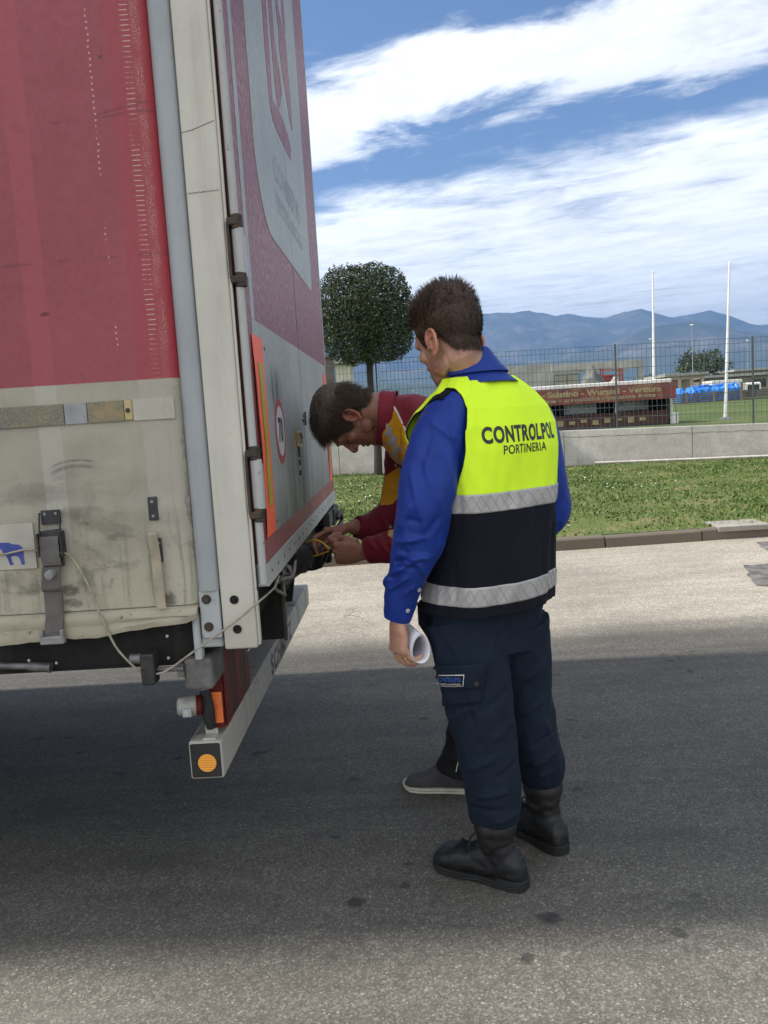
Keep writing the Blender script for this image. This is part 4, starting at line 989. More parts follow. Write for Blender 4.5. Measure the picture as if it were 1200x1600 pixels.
g = Geo(); g.box2((XR+.001, 3.38, 1.452), (XR+.006, 3.46, 1.465)); g.tube([(XR+.01, 3.36, 1.475), (XR+.012, 3.40, 1.492), (XR+.012, 3.385, 1.44), (XR+.01, 3.42, 1.45)], .004, 6); obj('latch', g, MATS['iron_dark'], doors[0])
g = Geo()
for z in (1.36, 1.34, 1.31, 1.27): g.tube([(XR+.003, 3.17, z), (XR+.003, 3.172, z-.02)], .004, 6)
obj('drip_mark', g, MATS['black_paint'], doors[0])
# ---- rear underframe: cross beam, brackets, cables, buffers
g = Geo(); g.box2((-.56, YS+.10, .87), (-.47, 4.62, .995)); obj('cross_beam', g, MATS['chassis_black'], T, .008)
for y in (2.70, 4.22): g = Geo(); g.prism([(-.665, .531), (-.62, .531), (-.585, .735), (-.432, .735), (-.426, .915), (-.60, .915)], (0, y, 0), (1, 0, 0), (0, 0, 1), (0, .02, 0)); obj('bumper_bracket', g, MATS['chassis_black'], T, .004)
g = Geo(); g.box2((-.432, 2.697, .73), (-.422, 2.723, .99)); obj('rust_edge', g, MATS['hinge_brown'], T, .002)
g = Geo(); g.tube([(-.57, 2.86, .98), (-.47, 2.88, .97), (-.43, 3.1, .94), (-.45, 3.3, .90), (-.56, 3.35, .88)], [.05, .06, .062, .058, .045], 12, True, 5); g.box2((-.52, 2.85, .85), (-.45, 3.25, .93)); obj('cable_bundle', g, MATS['chassis_black'], T, .01)
g = Geo(); rnd = random.Random(12)
for i in range(11):
    y = 2.66+.055*i; r = rnd.uniform(.02, .05); z = .99-rnd.uniform(.01, .09)
    g.tube([(-.43+rnd.uniform(-.02, .03), y+r*cos(a*.8)*1.3, z+r*sin(a*.8)) for a in range(9)], .0055, 6, True, 3)
g.tube([(-.41, 2.62, .955), (-.40, 2.78, .935), (-.405, 2.90, .965), (-.41, 2.98, .99), (-.42, 3.02, 1.0)], .0065, 8, True, 5)
obj('hose', g, MATS['wire_grey'], T, 0, 60)
g = Geo(); g.box2((-.47, 4.35, .9), (-.38, 4.62, .985)); g.tube([(-.37, 4.4, .93), (-.36, 4.5, .955), (-.36, 4.55, .9), (-.37, 4.45, .885)], .012, 8, True, 4); g.box2((-.42, 4.1, .92), (-.385, 4.3, .99)); obj('door_catch', g, MATS['iron_dark'], T, .004)
# bumper
BX0, BX1, BZ0, BZ1 = -.688, -.587, .413, .531
g = Geo(); g.box2((BX0, 2.352, BZ0), (BX1, 4.66, BZ1)); bu = obj('bumper', g, MATS['bumper_grey'], T, .009, 35, 3)
g = Geo(); g.box2((BX0+.006, 2.346, BZ0+.007), (BX1-.006, 2.356, BZ1-.007)); obj('end_cap', g, MATS['rubber_black'], bu, .006)
p = P(324, 1192, Y=2.345); g = Geo(); g.disc((p.x, 2.346, p.z), (0, -1, 0), .0275, .004, 40); obj('reflector', g, MATS['reflector_amber'], bu, .0015)
g = Geo(); sign_text(g, 'SCHMITZ', (BX1+.0012, 3.27, .428), (0, .63, 0), (0, 0, .088), .035, 0, 1.12); obj('lettering', g, MATS['black_paint'], bu, 0, 0)
# tail lamp
g = Geo(); g.box2((-.628, 2.405, .548), (-.584, 2.80, .80)); tl = obj('tail_lamp', g, MATS['chassis_black'], T, .008)
g = Geo(); g.box2((-.583, 2.41, .553), (-.577, 2.50, .795)); g.box2((-.583, 2.57, .553), (-.577, 2.66, .795)); g.box2((-.583, 2.72, .553), (-.577, 2.79, .795)); obj('lens', g, MATS['lens_red'], tl, .002)
g = Geo(); g.box2((-.583, 2.502, .553), (-.5775, 2.568, .795)); g.box2((-.583, 2.662, .553), (-.5775, 2.718, .795)); obj('lens', g, MATS['lens_smoke'], tl, .002)
g = Geo(); g.box2((-.626, 2.398, .552), (-.582, 2.4045, .72)); obj('lens', g, MATS['lens_red'], tl, .002)
a, b = P(329, 1081, Y=2.396), P(350, 1129, Y=2.396); g = Geo(); g.box2((a.x, 2.391, b.z), (a.x+.033, 2.3985, a.z)); am = obj('lens', g, MATS['lens_amber'], tl, .003)
am['label'] = 'orange side marker lens'
# buffer, its cream bracket and marker lamp
g = Geo(); g.box2((-.655, 2.255, .716), (-.572, 2.42, .808)); obj('rubber_buffer', g, MATS['rubber_dusty'], T, .014, 35, 3)
g = Geo(); g.box2((-.645, 2.40, .528), (-.606, 2.404, .716)); g.box2((-.645, 2.36, .528), (-.606, 2.404, .536)); obj('lamp_bracket', g, MATS['cream_paint'], T, .002)
g = Geo(); g.tube([(-.632, 2.385, .675), (-.626, 2.375, .62), (-.622, 2.385, .56)], [.016, .022, .014], 12, True, 4); obj('lamp_arm', g, MATS['rubber_black'], T)
g = Geo(); c = Vector((-.674, 2.35, .642)); ax = Vector((1, .25, -.05)).normalized()
g.tube([c-ax*.034, c-ax*.028, c+ax*.012, c+ax*.022], [.018, .027, .030, .030], 24); ml = obj('marker_lamp', g, MATS['lamp_dusty'], T, .003)
g = Geo(); g.tube([c+ax*.022, c+ax*.034, c+ax*.040], [.0305, .0295, .017], 24); obj('lens', g, MATS['lens_red'], ml)
g = Geo(); q = Vector((c.x+.002, c.y-.031, c.z-.010)); g.box(q, (.026, .01, .026)); g.box(q+Vector((0, -.006, 0)), (.018, .006, .018)); obj('clip', g, MATS['bracket_grey'], ml, .003)
# latch lever on the rail, grey lever at the left
g = Geo(); g.box2((-.762, 2.215, .752), (-.722, 2.265, .842)); hd = obj('tension_handle', g, MATS['iron_dark'], T, .007)
g = Geo(); g.cyl((-.795, 2.245, .822), (-.76, 2.245, .822), .015, 14); g.cyl((-.722, 2.25, .787), (-.65, 2.25, .786), .008, 12); g.box2((-.67, 2.25, .76), (-.65, 2.27, .80)); obj('rod', g, MATS['iron_grey'], hd)
g = Geo(); a, b = P(-40, 1040, Y=2.27), P(45, 1041, Y=2.27); g.tube([a, b], [.011, .010], 12); g.tube([b, P(80, 1043, Y=2.27)], [.013, .015], 12); obj('lever', g, MATS['iron_grey'], T)
# ---- fittings on the curtain
def cpanel(name, u0, v0, u1, v1, y, th, mat, parent=cu, bev=.0008):
    a, b = P(u0, v0, Y=YS), P(u1, v1, Y=YS); g = Geo(); g.box2((a.x, y-th, b.z), (b.x, y, a.z)); return obj(name, g, MATS[mat], parent, bev)
YC = YS-.009
zt = 1.512
for xa, xb, mt in ((-1.45, -.908, 'reflective_tape'), (-.908, -.845, 'tape_grey'), (-.845, -.744, 'reflective_tape')):
    g = Geo(); g.box2((xa+.001, YC-.0035, zt-.028), (xb-.001, YC+.004, zt+.028)); obj('reflective_strip', g, MATS[mt], cu, .001)
g = Geo(); g.box2((-.744, YC-.005, zt-.027), (-.722, YC+.004, zt+.027)); e = obj('strip_end', g, MATS['tape_cap'], cu, .004)
g = Geo(); g.disc((-.733, YC-.006, zt), (0, -1, 0), .0065, .002, 16); obj('rivet_or_daylight_dot', g, MATS['hinge_brown'], e)
g = Geo(); g.box2((-.721, YC-.0015, zt-.029), (-.608, YC+.004, zt+.029)); obj('patch', g, MATS['sticker_white'], cu, .001)
# sticker with a blue animal emblem
g = Geo(); g.box2((-1.30, YC-.0022, 1.096), (-1.028, YC+.006, 1.222)); st = obj('sticker', g, MATS['sticker_white'], cu, .001)
def blob(pts): return [(P(u, v, Y=YS).x, P(u, v, Y=YS).z) for u, v in pts]
e1 = blob([(-16, 858), (-14, 850), (0, 847), (18, 847), (20, 849), (32, 850), (38, 854), (40, 860), (40, 868), (42, 881), (37, 881), (35, 874), (32, 869), (26, 867), (20, 869), (22, 876), (25, 881), (19, 882), (16, 874), (13, 868), (8, 864), (6, 858), (2, 856), (-4, 860), (-8, 868), (-10, 880), (-16, 880), (-17, 868)])
g = Geo(); g.prism(e1, (0, YC-.0032, 0), (1, 0, 0), (0, 0, 1), (0, .0014, 0)); obj('emblem', g, MATS['emblem_blue'], cu, 0, 0)
# buckle with strap and hook
bx, bz = -.985, 1.25
def R_(u, v): q = P(u, v, Y=YS-.02); return q
g = Geo(); g.box2((-1.000, YC-.008, 1.216), (-.948, YC+.004, 1.255)); 
g.tube([(-1.001, YC-.012, 1.25), (-1.003, YC-.02, 1.20), (-1.005, YC-.03, 1.13)], .003, 6); g.tube([(-.947, YC-.012, 1.255), (-.945, YC-.02, 1.20), (-.943, YC-.03, 1.13)], .003, 6)
g.prism([(-1.003, 1.20), (-.943, 1.205), (-.944, 1.10), (-1.003, 1.10)], (0, YC-.02, 0), (1, 0, 0), (0, 0, 1), (0, .006, 0)); g.box2((-1.008, YC-.035, 1.13), (-1.003, YC-.01, 1.195)); g.box2((-.943, YC-.038, 1.13), (-.938, YC-.008, 1.198))
bk = obj('strap_buckle', g, MATS['iron_dark'], cu, .002)
g = Geo()
for x in (-.989, -.958): g.disc((x, YC-.008, 1.245), (0, -1, 0), .0052, .003, 12, 0, .003)
g.cyl((-.980, YC-.02, 1.083), (-.980, YC-.044, 1.080), .0125, 20); obj('bolt', g, MATS['hook_grey'], T, .002).parent = T
def ribbon(name, x0, pts, w, th, mat, parent, lean=0.):
    g = Geo(); rr = []
    for i, (y, z) in enumerate(pts):
        x = x0+lean*(pts[0][1]-z); rr.append([(x-w/2, y, z), (x+w/2, y, z), (x+w/2, y+th, z), (x-w/2, y+th, z)])
    g.loft(rr); return obj(name, g, MATS[mat], parent, 0, 50)
ribbon('strap', -.976, [(YC-.026, 1.185), (YC-.031, 1.165), (YC-.028, 1.155), (YC-.033, 1.14), (YC-.026, 1.105)], .052, .004, 'strap_grey', cu)
ribbon('strap', -.982, [(YC-.02, 1.10), (YC-.024, 1.075), (YC-.030, 1.045), (YC-.026, 1.035), (YC-.016, 1.03), (YC-.013, .99), (YC-.012, .96), (YC-.022, .922), (YC-.024, .905)], .050, .005, 'strap_grey', cu, -.06)
g = Geo(); g.box2((-1.03, YC-.034, .885), (-.962, YC-.012, .908)); g.box2((-1.03, YC-.034, .907), (-1.019, YC-.014, .925)); g.box2((-.973, YC-.034, .907), (-.962, YC-.014, .925)); g.box2((-1.02, YC-.028, .80), (-.975, YC-.016, .886)) if False else None
obj('hook', g, MATS['hook_grey'], cu, .004)
for u0, v0, u1, v1 in ((232, 776, 250, 812), (246, 840, 257, 877)):
    a, b = P(u0, v0, Y=YS), P(u1, v1, Y=YS); g = Geo(); g.box2((a.x, YC-.006, b.z), (b.x, YC+.004, a.z)); tb = obj('strap_tab', g, MATS['iron_dark'], cu, .003)
    g = Geo()
    for q in (.2, .8): g.disc(((a.x+b.x)/2, YC-.006, a.z+(b.z-a.z)*q), (0, -1, 0), .004, .002, 12)
    obj('rivet_or_daylight_dot', g, MATS['hook_grey'], tb)
a = P(243, 838, Y=YS); ribbon('hanging_strap', a.x, [(YC-.012, 1.178), (YC-.02, 1.172), (YC-.012, 1.13), (YC-.011, 1.05), (YC-.012, .985), (YC-.013, .965)], .026, .003, 'strap_tan', cu, .02)
# ---- loose customs cord and the wires being worked on
pts = [(-60, 862), (0, 866), (20, 863), (40, 859), (66, 861), (100, 864), (112, 872), (126, 892), (141, 922), (157, 962), (175, 1000), (188, 1020), (212, 1044), (228, 1053), (250, 1052), (268, 1043), (300, 1020), (335, 995), (372, 968), (400, 944), (425, 922), (432, 912), (436, 900)]
q = [P(u, v, Y=YS-.02-(.012 if 60 < u < 110 else 0)) if u < 420 else P(u, v, X=-.40) for u, v in pts]
g = Geo(); g.tube(q, .0031, 8, True, 5)
tag(obj('customs_cord', g, MATS['rope_cream'], None, 0, 180), 'thin cream cord hanging across the trailer curtain and corner post', 'cord')
# ================================================================== figures
def skin_fn(base, red):
    def fn(t, b):
        c = t.coord(); n = t.noise(c, 28, 6, .6); f = t.noise(c, 220, 4, .6)
        at = t.node('ShaderNodeAttribute', attribute_name='tint').outputs['Color']
        o = t.mix(t.mul(t.sm(n, .4, .7), .75), base, red)
        o = t.mix(1, o, at, 'MULTIPLY')
        return {'Base Color': o, 'Roughness': t.sm(f, .3, .7, .42, .58), 'Subsurface Weight': .06, 'Subsurface Radius': (.012, .005, .003), 'Subsurface Scale': .5, 'Normal': t.bump(t.add(f, t.mul(t.voro(c, 500), .5)), .22, .0012)}
    return fn
material('skin_light', skin_fn((.50, .285, .195), (.45, .19, .13)))
material('skin_ruddy', skin_fn((.33, .155, .10), (.28, .095, .062)))
def cloth_fn(col, rough=.75, weave=900., sheen=.0, var=.12, bump=.25, dark=None, wr=.0):
    def fn(t, b):
        c = t.coord(); n = t.noise(c, 5, 6, .6); w = t.noise(c, weave, 2, .5); f = t.noise(t.map(c, (1, 1, .6)), 26, 6, .62)
        k = t.mul(t.sm(n, .3, .7, 1-var, 1+var), t.sm(w, .3, .7, .93, 1.07))
        o = t.mix(1, col, t.comb(k, k, k), 'MULTIPLY')
        r = {'Base Color': o, 'Roughness': rough, 'Specular IOR Level': .3, 'Normal': t.bump(t.add(t.mul(f, 1.0), t.mul(w, .12)), bump, .006)}
        if sheen: r['Sheen Weight'] = sheen; r['Sheen Roughness'] = .4
        return r
    return fn
material('shirt_blue', cloth_fn((.007, .033, .235), .55, 900, .05, .12, .5))
material('vest_yellow', cloth_fn((.70, 1., .03), .75, 1200, 0, .03, .12))
material('vest_navy', cloth_fn((.0035, .0045, .010), .9, 900, .0, .15, .2))
material('trousers_navy', cloth_fn((.0045, .011, .0235), .85, 900, .0, .2, .45))
material('pants_black', cloth_fn((.006, .006, .007), .85, 900, .0, .2, .35))
material('jacket_maroon', cloth_fn((.17, .010, .022), .7, 900, .1, .15, .3))
material('jacket_yellow', cloth_fn((.68, .33, .012), .6, 900, .0, .1, .25))
material('piping_black', cloth_fn((.012, .012, .016), .7)); material('piping_white', cloth_fn((.7, .68, .62), .7))
def reflect_fn(t, b):
    c = t.coord(); x, y, z = t.xyz(c); n = t.noise(c, 16, 5, .6)
    col = t.mix(t.sm(n, .35, .7), (.44, .425, .41), (.36, .345, .335))
    return {'Base Color': col, 'Roughness': .34, 'Metallic': .15, 'Normal': t.bump(t.voro(c, 420), .15, .001), 'Specular IOR Level': .6}
material('reflective_silver', reflect_fn)
plain('strip_line', (.345, .335, .325), .5, 0, .05, 10, 0)
plain('boot_leather', (.006, .006, .006), .58, 0, .3, 22, .5, 130, (.018, .017, .017), .4); plain('boot_sole', (.010, .010, .010), .75, 0, .3, 22, .3, 90, (.03, .028, .026), .5)
plain('shoe_grey', (.045, .044, .046), .85, 0, .25, 25, .5, 260); plain('shoe_sole', (.50, .46, .38), .7, 0, .2, 14, .2, 90, (.2, .18, .14), .5); plain('shoe_red', (.12, .012, .018), .8)
plain('button_white', (.62, .62, .58), .35, 0, .05, 10, 0); plain('paper', (.80, .80, .86), .75, 0, .03, 8, .03); plain('ink', (.25, .25, .30), .8, 0, .1, 8, 0); plain('ring_gold', (.75, .5, .2), .25, 1., .05, 8, 0)
plain('eye_white', (.62, .58, .54), .25, 0, .05, 10, 0); plain('iris_dark', (.04, .025, .015), .2, 0, .05, 10, 0); plain('patch_blue', (.03, .10, .34), .7, 0, .1, 20, .2)
def hair_fn(a, b_):
    def fn(t, b):
        c = t.coord(); r = t.geo('Random Per Island'); n = t.noise(c, 40, 5, .6)
        return {'Base Color': t.mix(t.add(t.mul(r, .4), t.mul(n, .5)), a, b_), 'Roughness': .42, 'Specular IOR Level': .35, 'Normal': t.bump(t.noise(c, 320, 4, .7), .7, .003)}
    return fn
material('hair_brown', hair_fn((.036, .022, .014), (.115, .072, .047))); material('hair_chestnut', hair_fn((.022, .015, .010), (.15, .105, .07)))
def frame(o, right, fwd, up):
    M = Matrix((right, fwd, up)).transposed().to_4x4(); M.translation = o; return M
def head_geo(g, M, k, nose=1.):
    "a head in its own axes: x right, y towards the face, z up; k scales it"
    h = Geo()
    h.ball((0, -.014, .036), (.0755, .098, .086), None, 36, 24)
    secs = [(-.119, .060, .014, .016), (-.112, .052, .027, .028), (-.098, .042, .040, .042), (-.075, .030, .050, .055), (-.045, .022, .058, .064), (-.015, .018, .064, .071), (.012, .016, .067, .077), (.045, .010, .070, .084)]
    rings = []
    for z, cy, hw, hd in secs:
        rings.append([(hw*math.copysign(abs(cos(a))**.9, cos(a)), cy+hd*math.copysign(abs(sin(a))**.9, sin(a)), z) for a in [2*pi*i/28 for i in range(28)]])
    h.loft(rings)
    h.tube([(0, .084, .018), (0, .088+.007*nose, .004), (0, .090+.016*nose, -.016), (0, .090+.022*nose, -.029), (0, .088+.015*nose, -.039)], [.009, .0085, .0095, .0118, .008], 12, True, 4)
    h.ball((0, .088+.005*nose, -.020), (.0125, .008+.009*nose, .024), None, 16, 12); h.ball((0, .086+.003*nose, .004), (.0105, .010, .020), None, 14, 10); h.ball((0, .078, -.052), (.026, .013, .022), None, 16, 10); h.ball((0, .076, -.086), (.024, .012, .020), None, 16, 10)
    for s in (-1, 1):
        h.ball((s*.0115, .088+.010*nose, -.036), (.0085, .011, .0075), None, 12, 8)
        h.tube([(s*.006, .090, .023), (s*.028, .088, .029), (s*.050, .072, .022)], [.009, .0105, .008], 10, True, 4)
        h.ball((s*.032, .0755, .0045), .0130, None, 18, 12)
        h.ball((s*.045, .058, -.019), (.020, .022, .019), None, 14, 10)
        h.ball((s*.047, .014, -.068), (.014, .032, .030), None, 14, 10)
        # ear: helix, antihelix, concha plate, lobe
        e = lambda y, z, o=.0: (s*(.0755+.010+o+.22*max(0, -(y+.004))), y-.012, z-.020)
        h.tube([e(.012, -.004), e(.013, .014), e(.006, .028), e(-.008, .033), e(-.021, .026), e(-.026, .010), e(-.022, -.008), e(-.012, -.022), e(.000, -.032)], [.0042, .005, .0052, .0052, .0054, .0052, .0045, .0045, .006], 8, True, 4)
        h.tube([e(.002, .012), e(-.010, .014), e(-.014, .002), e(-.006, -.014)], [.0035, .004, .004, .0035], 8, True, 3)
        h.prism([e(.010, -.018)[1:], e(.012, .016)[1:], e(-.006, .028)[1:], e(-.022, .014)[1:], e(-.016, -.012)[1:], e(-.002, -.028)[1:]], (s*.072, 0, 0), (0, 1, 0), (0, 0, 1), (s*.0105, 0, 0))
        h.ball(e(.004, -.030), (.005, .008, .008), None, 10, 8); h.ball(e(.013, -.006), (.005, .005, .007), None, 10, 8)
    h.tube([(-.026, .080, -.068), (-.010, .0905, -.0625), (0, .0915, -.064), (.010, .0905, -.0625), (.026, .080, -.068)], [.004, .0062, .006, .0062, .004], 10, True, 4)
    h.tube([(-.024, .079, -.0745), (0, .0890, -.0775), (.024, .079, -.0745)], [.004, .0078, .004], 10, True, 5)
    h.ball((0, .076, -.103), (.020, .016, .015), None, 14, 10)
    h.tube([(0, -.022, -.02), (0, -.022, -.045), (0, -.012, -.075)], [.062, .056, .03], 24)
    g.raw([M @ (Vector(v)*k) for v in h.v], h.f)
def head_fix(me, M, k, tint=None, stubble=(.55, .5, .48), kind='short'):
    "eye sockets, mouth line and skin tints on the finished body mesh"
    inv = M.inverted(); a = co(me); R = np.array(inv.to_3x3()); L = (a @ R.T+np.array(inv.translation))/k
    nm = normals(me); d = np.zeros(len(a)); col = np.ones((len(a), 4))
    near = (abs(L[:, 0]) < .12) & (L[:, 2] > -.2) & (L[:, 2] < .16) & (abs(L[:, 1]) < .16)
    front = near & (L[:, 1] > .03)
    for s in (-1, 1):
        q = ((L[:, 0]-s*.032)/.017)**2+((L[:, 2]-.002)/.011)**2
        d -= np.where(front, .0085*k*np.exp(-q), 0)
    q = ((L[:, 2]+.0705)/.0022)**2+(L[:, 0]/.024)**4; d -= np.where(front & (L[:, 1] > .06), .004*k*np.exp(-q), 0)
    q = ((L[:, 1]+.017)/.008)**2+((L[:, 2]+.016)/.014)**2; d -= np.where(near & (abs(L[:, 0]) > .077) & (abs(L[:, 0]) < .1), 0.011*k*np.exp(-q), 0)
    a += nm*d[:, None]; setco(me, a)
    lip = np.where(front & (L[:, 1] > .07), np.exp(-((L[:, 2]+.071)/.010)**2-(L[:, 0]/.024)**4), 0)
    col[:, :3] *= 1-lip[:, None]*np.array([.12, .42, .38])
    jaw = np.where(near & (L[:, 1] > -.01), np.clip((-.035-L[:, 2])/.03, 0, 1)*np.clip((L[:, 2]+.135)/.02, 0, 1), 0)*(1-lip)
    side = np.where(near & (abs(L[:, 0]) > .045) & (L[:, 1] > -.005) & (L[:, 1] < .045), np.clip((.02-L[:, 2])/.03, 0, 1)*np.clip((L[:, 2]+.12)/.02, 0, 1), 0)
    j = np.clip(jaw+side*.8, 0, 1)*np.array([.75+.5*noise.noise(Vector(v*160)) for v in L]) if jaw.any() else jaw
    col[:, :3] *= 1-np.clip(j, 0, 1)[:, None]*(1-np.array(stubble))
    earr = np.where(near & (abs(L[:, 0]) > .0755) & (L[:, 1] < .02), 1., 0.); col[:, :3] *= 1-earr[:, None]*np.array([-.05, .16, .18])
    hl_ = hairline(L, kind); fd = np.where(near & (L[:, 1] < .03) & (L[:, 2] < .05), np.exp(np.minimum(hl_, 0)/.011), 0)*np.where(hl_ > -.05, 1, 0)*(1-earr)
    fd *= np.array([.85+.5*noise.noise(Vector(v*210)) if f > .03 else 1 for v, f in zip(L, fd)]); col[:, :3] *= 1-np.clip(fd, 0, 1)[:, None]*np.array([.72, .74, .74])
    if tint is not None: col[:, :3] *= tint(a)[:, None] if tint(a).ndim == 1 else tint(a)
    nz_ = np.array([noise.fractal(Vector(v*30), .8, 2, 3) if q else 0 for v, q in zip(L, near)]); col[:, :3] *= 1+nz_[:, None]*np.array([.05, .12, .12])
    at = me.color_attributes.new('tint', 'FLOAT_COLOR', 'POINT'); at.data.foreach_set('color', col.astype(np.float32).ravel())
    return L
def eyes(M, k, parent):
    for s in (-1, 1):
        c = M @ (Vector((s*.032, .0712, -.0026))*k); f = (M.to_3x3() @ Vector((0, 1, -.55))).normalized()
        g = Geo(); g.ball(c, .0110*k, None, 20, 14); e = obj('eye', g, MATS['eye_white'], parent, 0, 180)
        g = Geo(); g.disc(c+f*.0094*k, f, .0052*k, .0022*k, 16, 0, .0035*k); obj('iris', g, MATS['iris_dark'], e)
def hairline(L, kind):
    x, y, z = L[:, 0], L[:, 1], L[:, 2]
    if kind == 'short': line = np.interp(y, [-.12, -.075, -.05, -.03, -.018, .004, .016, .034, .055, .075, .10], [-.070, -.074, -.060, -.020, .022, .024, -.010, -.012, .045, .070, .078])
    else: line = np.interp(y, [-.12, -.075, -.05, -.03, -.018, .004, .016, .040, .060, .075, .10], [-.072, -.080, -.066, -.030, .006, .010, -.022, -.018, .036, .062, .066])
    return z-line
def hair(name, me, L, M, k, mat, parent, kind, seed=1):
    "a shell lifted off the scalp plus several thousand tapered strands"
    h = hairline(L, kind); ear = (abs(L[:, 0]) > .082) & (L[:, 2] < .02)
    a = co(me); nm = normals(me); ok = (h > 0) & ~ear & (abs(L[:, 0]) < .11) & (L[:, 2] < .16) & (L[:, 2] > -.09) & (abs(L[:, 1]) < .14)
    if kind == 'short': th = .003+.022*np.clip((L[:, 2]-.055)/.06, 0, 1)+.006*np.clip((L[:, 2]-.01)/.05, 0, 1)+.010*np.clip((L[:, 1]-.03)/.05, 0, 1)*np.clip((L[:, 2]-.07)/.03, 0, 1)
    else: th = .010+.010*np.clip((L[:, 2]-.02)/.06, 0, 1)+.006*np.clip((-L[:, 1]-.02)/.05, 0, 1)+.003*np.clip((L[:, 1]-.05)/.03, 0, 1)
    th = th*np.clip(h/.03, .05, 1)*k
    th *= np.array([1+(.28 if kind == 'short' else .14)*noise.noise(Vector((p[0]*38, p[1]*22, p[2]*30)))+.10*noise.noise(Vector(p*95)) if o else 1 for p, o in zip(L, ok)])
    idx = -np.ones(len(a), int); ids = np.where(ok)[0]; idx[ids] = np.arange(len(ids))
    vs = (a[ids]+nm[ids]*th[ids, None]); fs = []
    for p in me.polygons:
        q = [idx[i] for i in p.vertices]
        if min(q) >= 0: fs.append(tuple(q))
    hm_ = bpy.data.meshes.new('mesh'); n0 = len(vs); V = [tuple(v) for v in vs]; F = list(fs)
    rnd = np.random.RandomState(seed); R3 = np.array(M.to_3x3()); N = 12000 if kind == 'short' else 11000
    wt = np.clip(h[ids]/.02, .1, 1); wt /= wt.sum()
    for i in rnd.choice(len(ids), N, p=wt):
        gi = ids[i]; l = L[gi]; n = nm[gi]; t = th[gi]
        if kind == 'short':
            top = np.clip((l[2]-.05)/.05, 0, 1)
            g_ = R3 @ np.array([l[0]*2, .25*top-.25*(1-top), .25*top-.7*(1-top)]); ln = (.009+.022*top*rnd.uniform(.4, 1.15))*k; spk = 1. if rnd.uniform() < .06 else .28
            d = n*(.10+.75*top*spk)+g_*(1.0-.2*top)+rnd.normal(size=3)*(.08+.22*top*spk)
        else:
            top = np.clip((l[2]-.03)/.05, 0, 1); fr = np.clip((l[1]-.03)/.05, 0, 1)
            g_ = R3 @ np.array([l[0]*5*(1-top), .9*top+.25*fr-.35, -.75*(1-top)-.25*fr]); ln = rnd.uniform(.022, .052)*k*(.5+.5*min(1, h[gi]/.03))
            d = n*.09+g_*1.0+rnd.normal(size=3)*.09
        d /= np.linalg.norm(d)+1e-9
        p0 = a[gi]+n*t*.72; p1 = p0+d*ln*.55+n*ln*.05; p2 = p0+d*ln-n*ln*(.10 if kind != 'short' else -.02)+rnd.normal(size=3)*.0016
        sd = np.cross(d, n); sd /= np.linalg.norm(sd)+1e-9; w = rnd.uniform(.0004, .0009)*k*(1 if kind == 'short' else 1.15); o = len(V)
        V += [tuple(p0-sd*w), tuple(p0+sd*w), tuple(p1+sd*w*.8), tuple(p1-sd*w*.8), tuple(p2)]; F += [(o, o+1, o+2, o+3), (o+3, o+2, o+4)]
    hm_.from_pydata(V, [], F); return link(name, hm_, MATS[mat], parent, 0, 180)
def hand_geo(g, W, d, n, t, curls, spread=(0, 0, 0, 0), thumb=None, k=1., wrist_from=None):
    "W wrist, d wrist to knuckles, n out of the palm, t towards the thumb; curls per finger in degrees"
    d = Vector(d).normalized(); n = Vector(n); n = (n-d*n.dot(d)).normalized(); t = Vector(t); t = (t-d*t.dot(d)-n*t.dot(n)).normalized(); W = Vector(W)
    rings = []
    for q, hw, ht, off in ((-.012, .027, .019, 0), (.01, .030, .019, .001), (.035, .040, .0185, .003), (.065, .0435, .0165, .004), (.088, .042, .0135, .003), (.099, .037, .010, .003)):
        rings.append([W+d*(q*k)+n*(off*k)+t*(hw*k*cos(a))+n*(ht*k*math.copysign(abs(sin(a))**.85, sin(a))) for a in [2*pi*i/24 for i in range(24)]])
    g.loft(rings)
    out = []
    for i, (tb, fb, ls, r) in enumerate(((.0315, .094, (.043, .026, .022), .0092), (.0105, .098, (.047, .030, .023), .0096), (-.0105, .094, (.043, .028, .022), .0090), (-.030, .084, (.034, .021, .019), .0079))):
        p = W+d*(fb*k-.012*k)+t*(tb*k)+n*(.002*k); pts = [p]; ang = 0; dd = (d+t*spread[i]).normalized(); rs = [r*1.12*k]
        for j in range(3):
            c = curls[i][j] if hasattr(curls[i], '__len__') else curls[i]*(.8, 1.1, .7)[j]
            ang += radians(c); v = dd*cos(ang)+n*sin(ang); L = (ls[j]+(.012 if j == 0 else 0))*k
            pts.append(pts[-1]+v*L*.5); rs.append(r*(.98, .93, .86)[j]*k); pts.append(pts[-1]+v*L*.5); rs.append(r*(1.03, .95, .70)[j]*k)
        g.tube(pts, rs, 12, True, 3); g.ball(pts[-1], r*.72*k, None, 10, 8); g.ball(pts[0]-n*(.003*k)+d*(.010*k), r*1.12*k, None, 12, 8); out.append(pts)
    th = thumb or [(.55, .75, .35), (.75, .5, .5), (.9, .2, .5)]
    p = W+d*(.024*k)+t*(.026*k)+n*(.008*k); pts = [p]; rs = [.0165*k]
    for (a, b, c), L, r in zip(th, (.046, .034, .027), (.0125, .0112, .0085)):
        v = (d*a+t*b+n*c).normalized(); pts.append(pts[-1]+v*L*k*.5); rs.append(r*1.06*k); pts.append(pts[-1]+v*L*k*.5); rs.append(r*k)
    g.tube(pts, rs, 12, True, 3); g.ball(pts[-1], .0086*k, None, 10, 8)
    g.ball(W+d*(.035*k)+t*(.022*k)+n*(.010*k), (.020*k, .020*k, .020*k), None, 14, 10)
    return out, pts
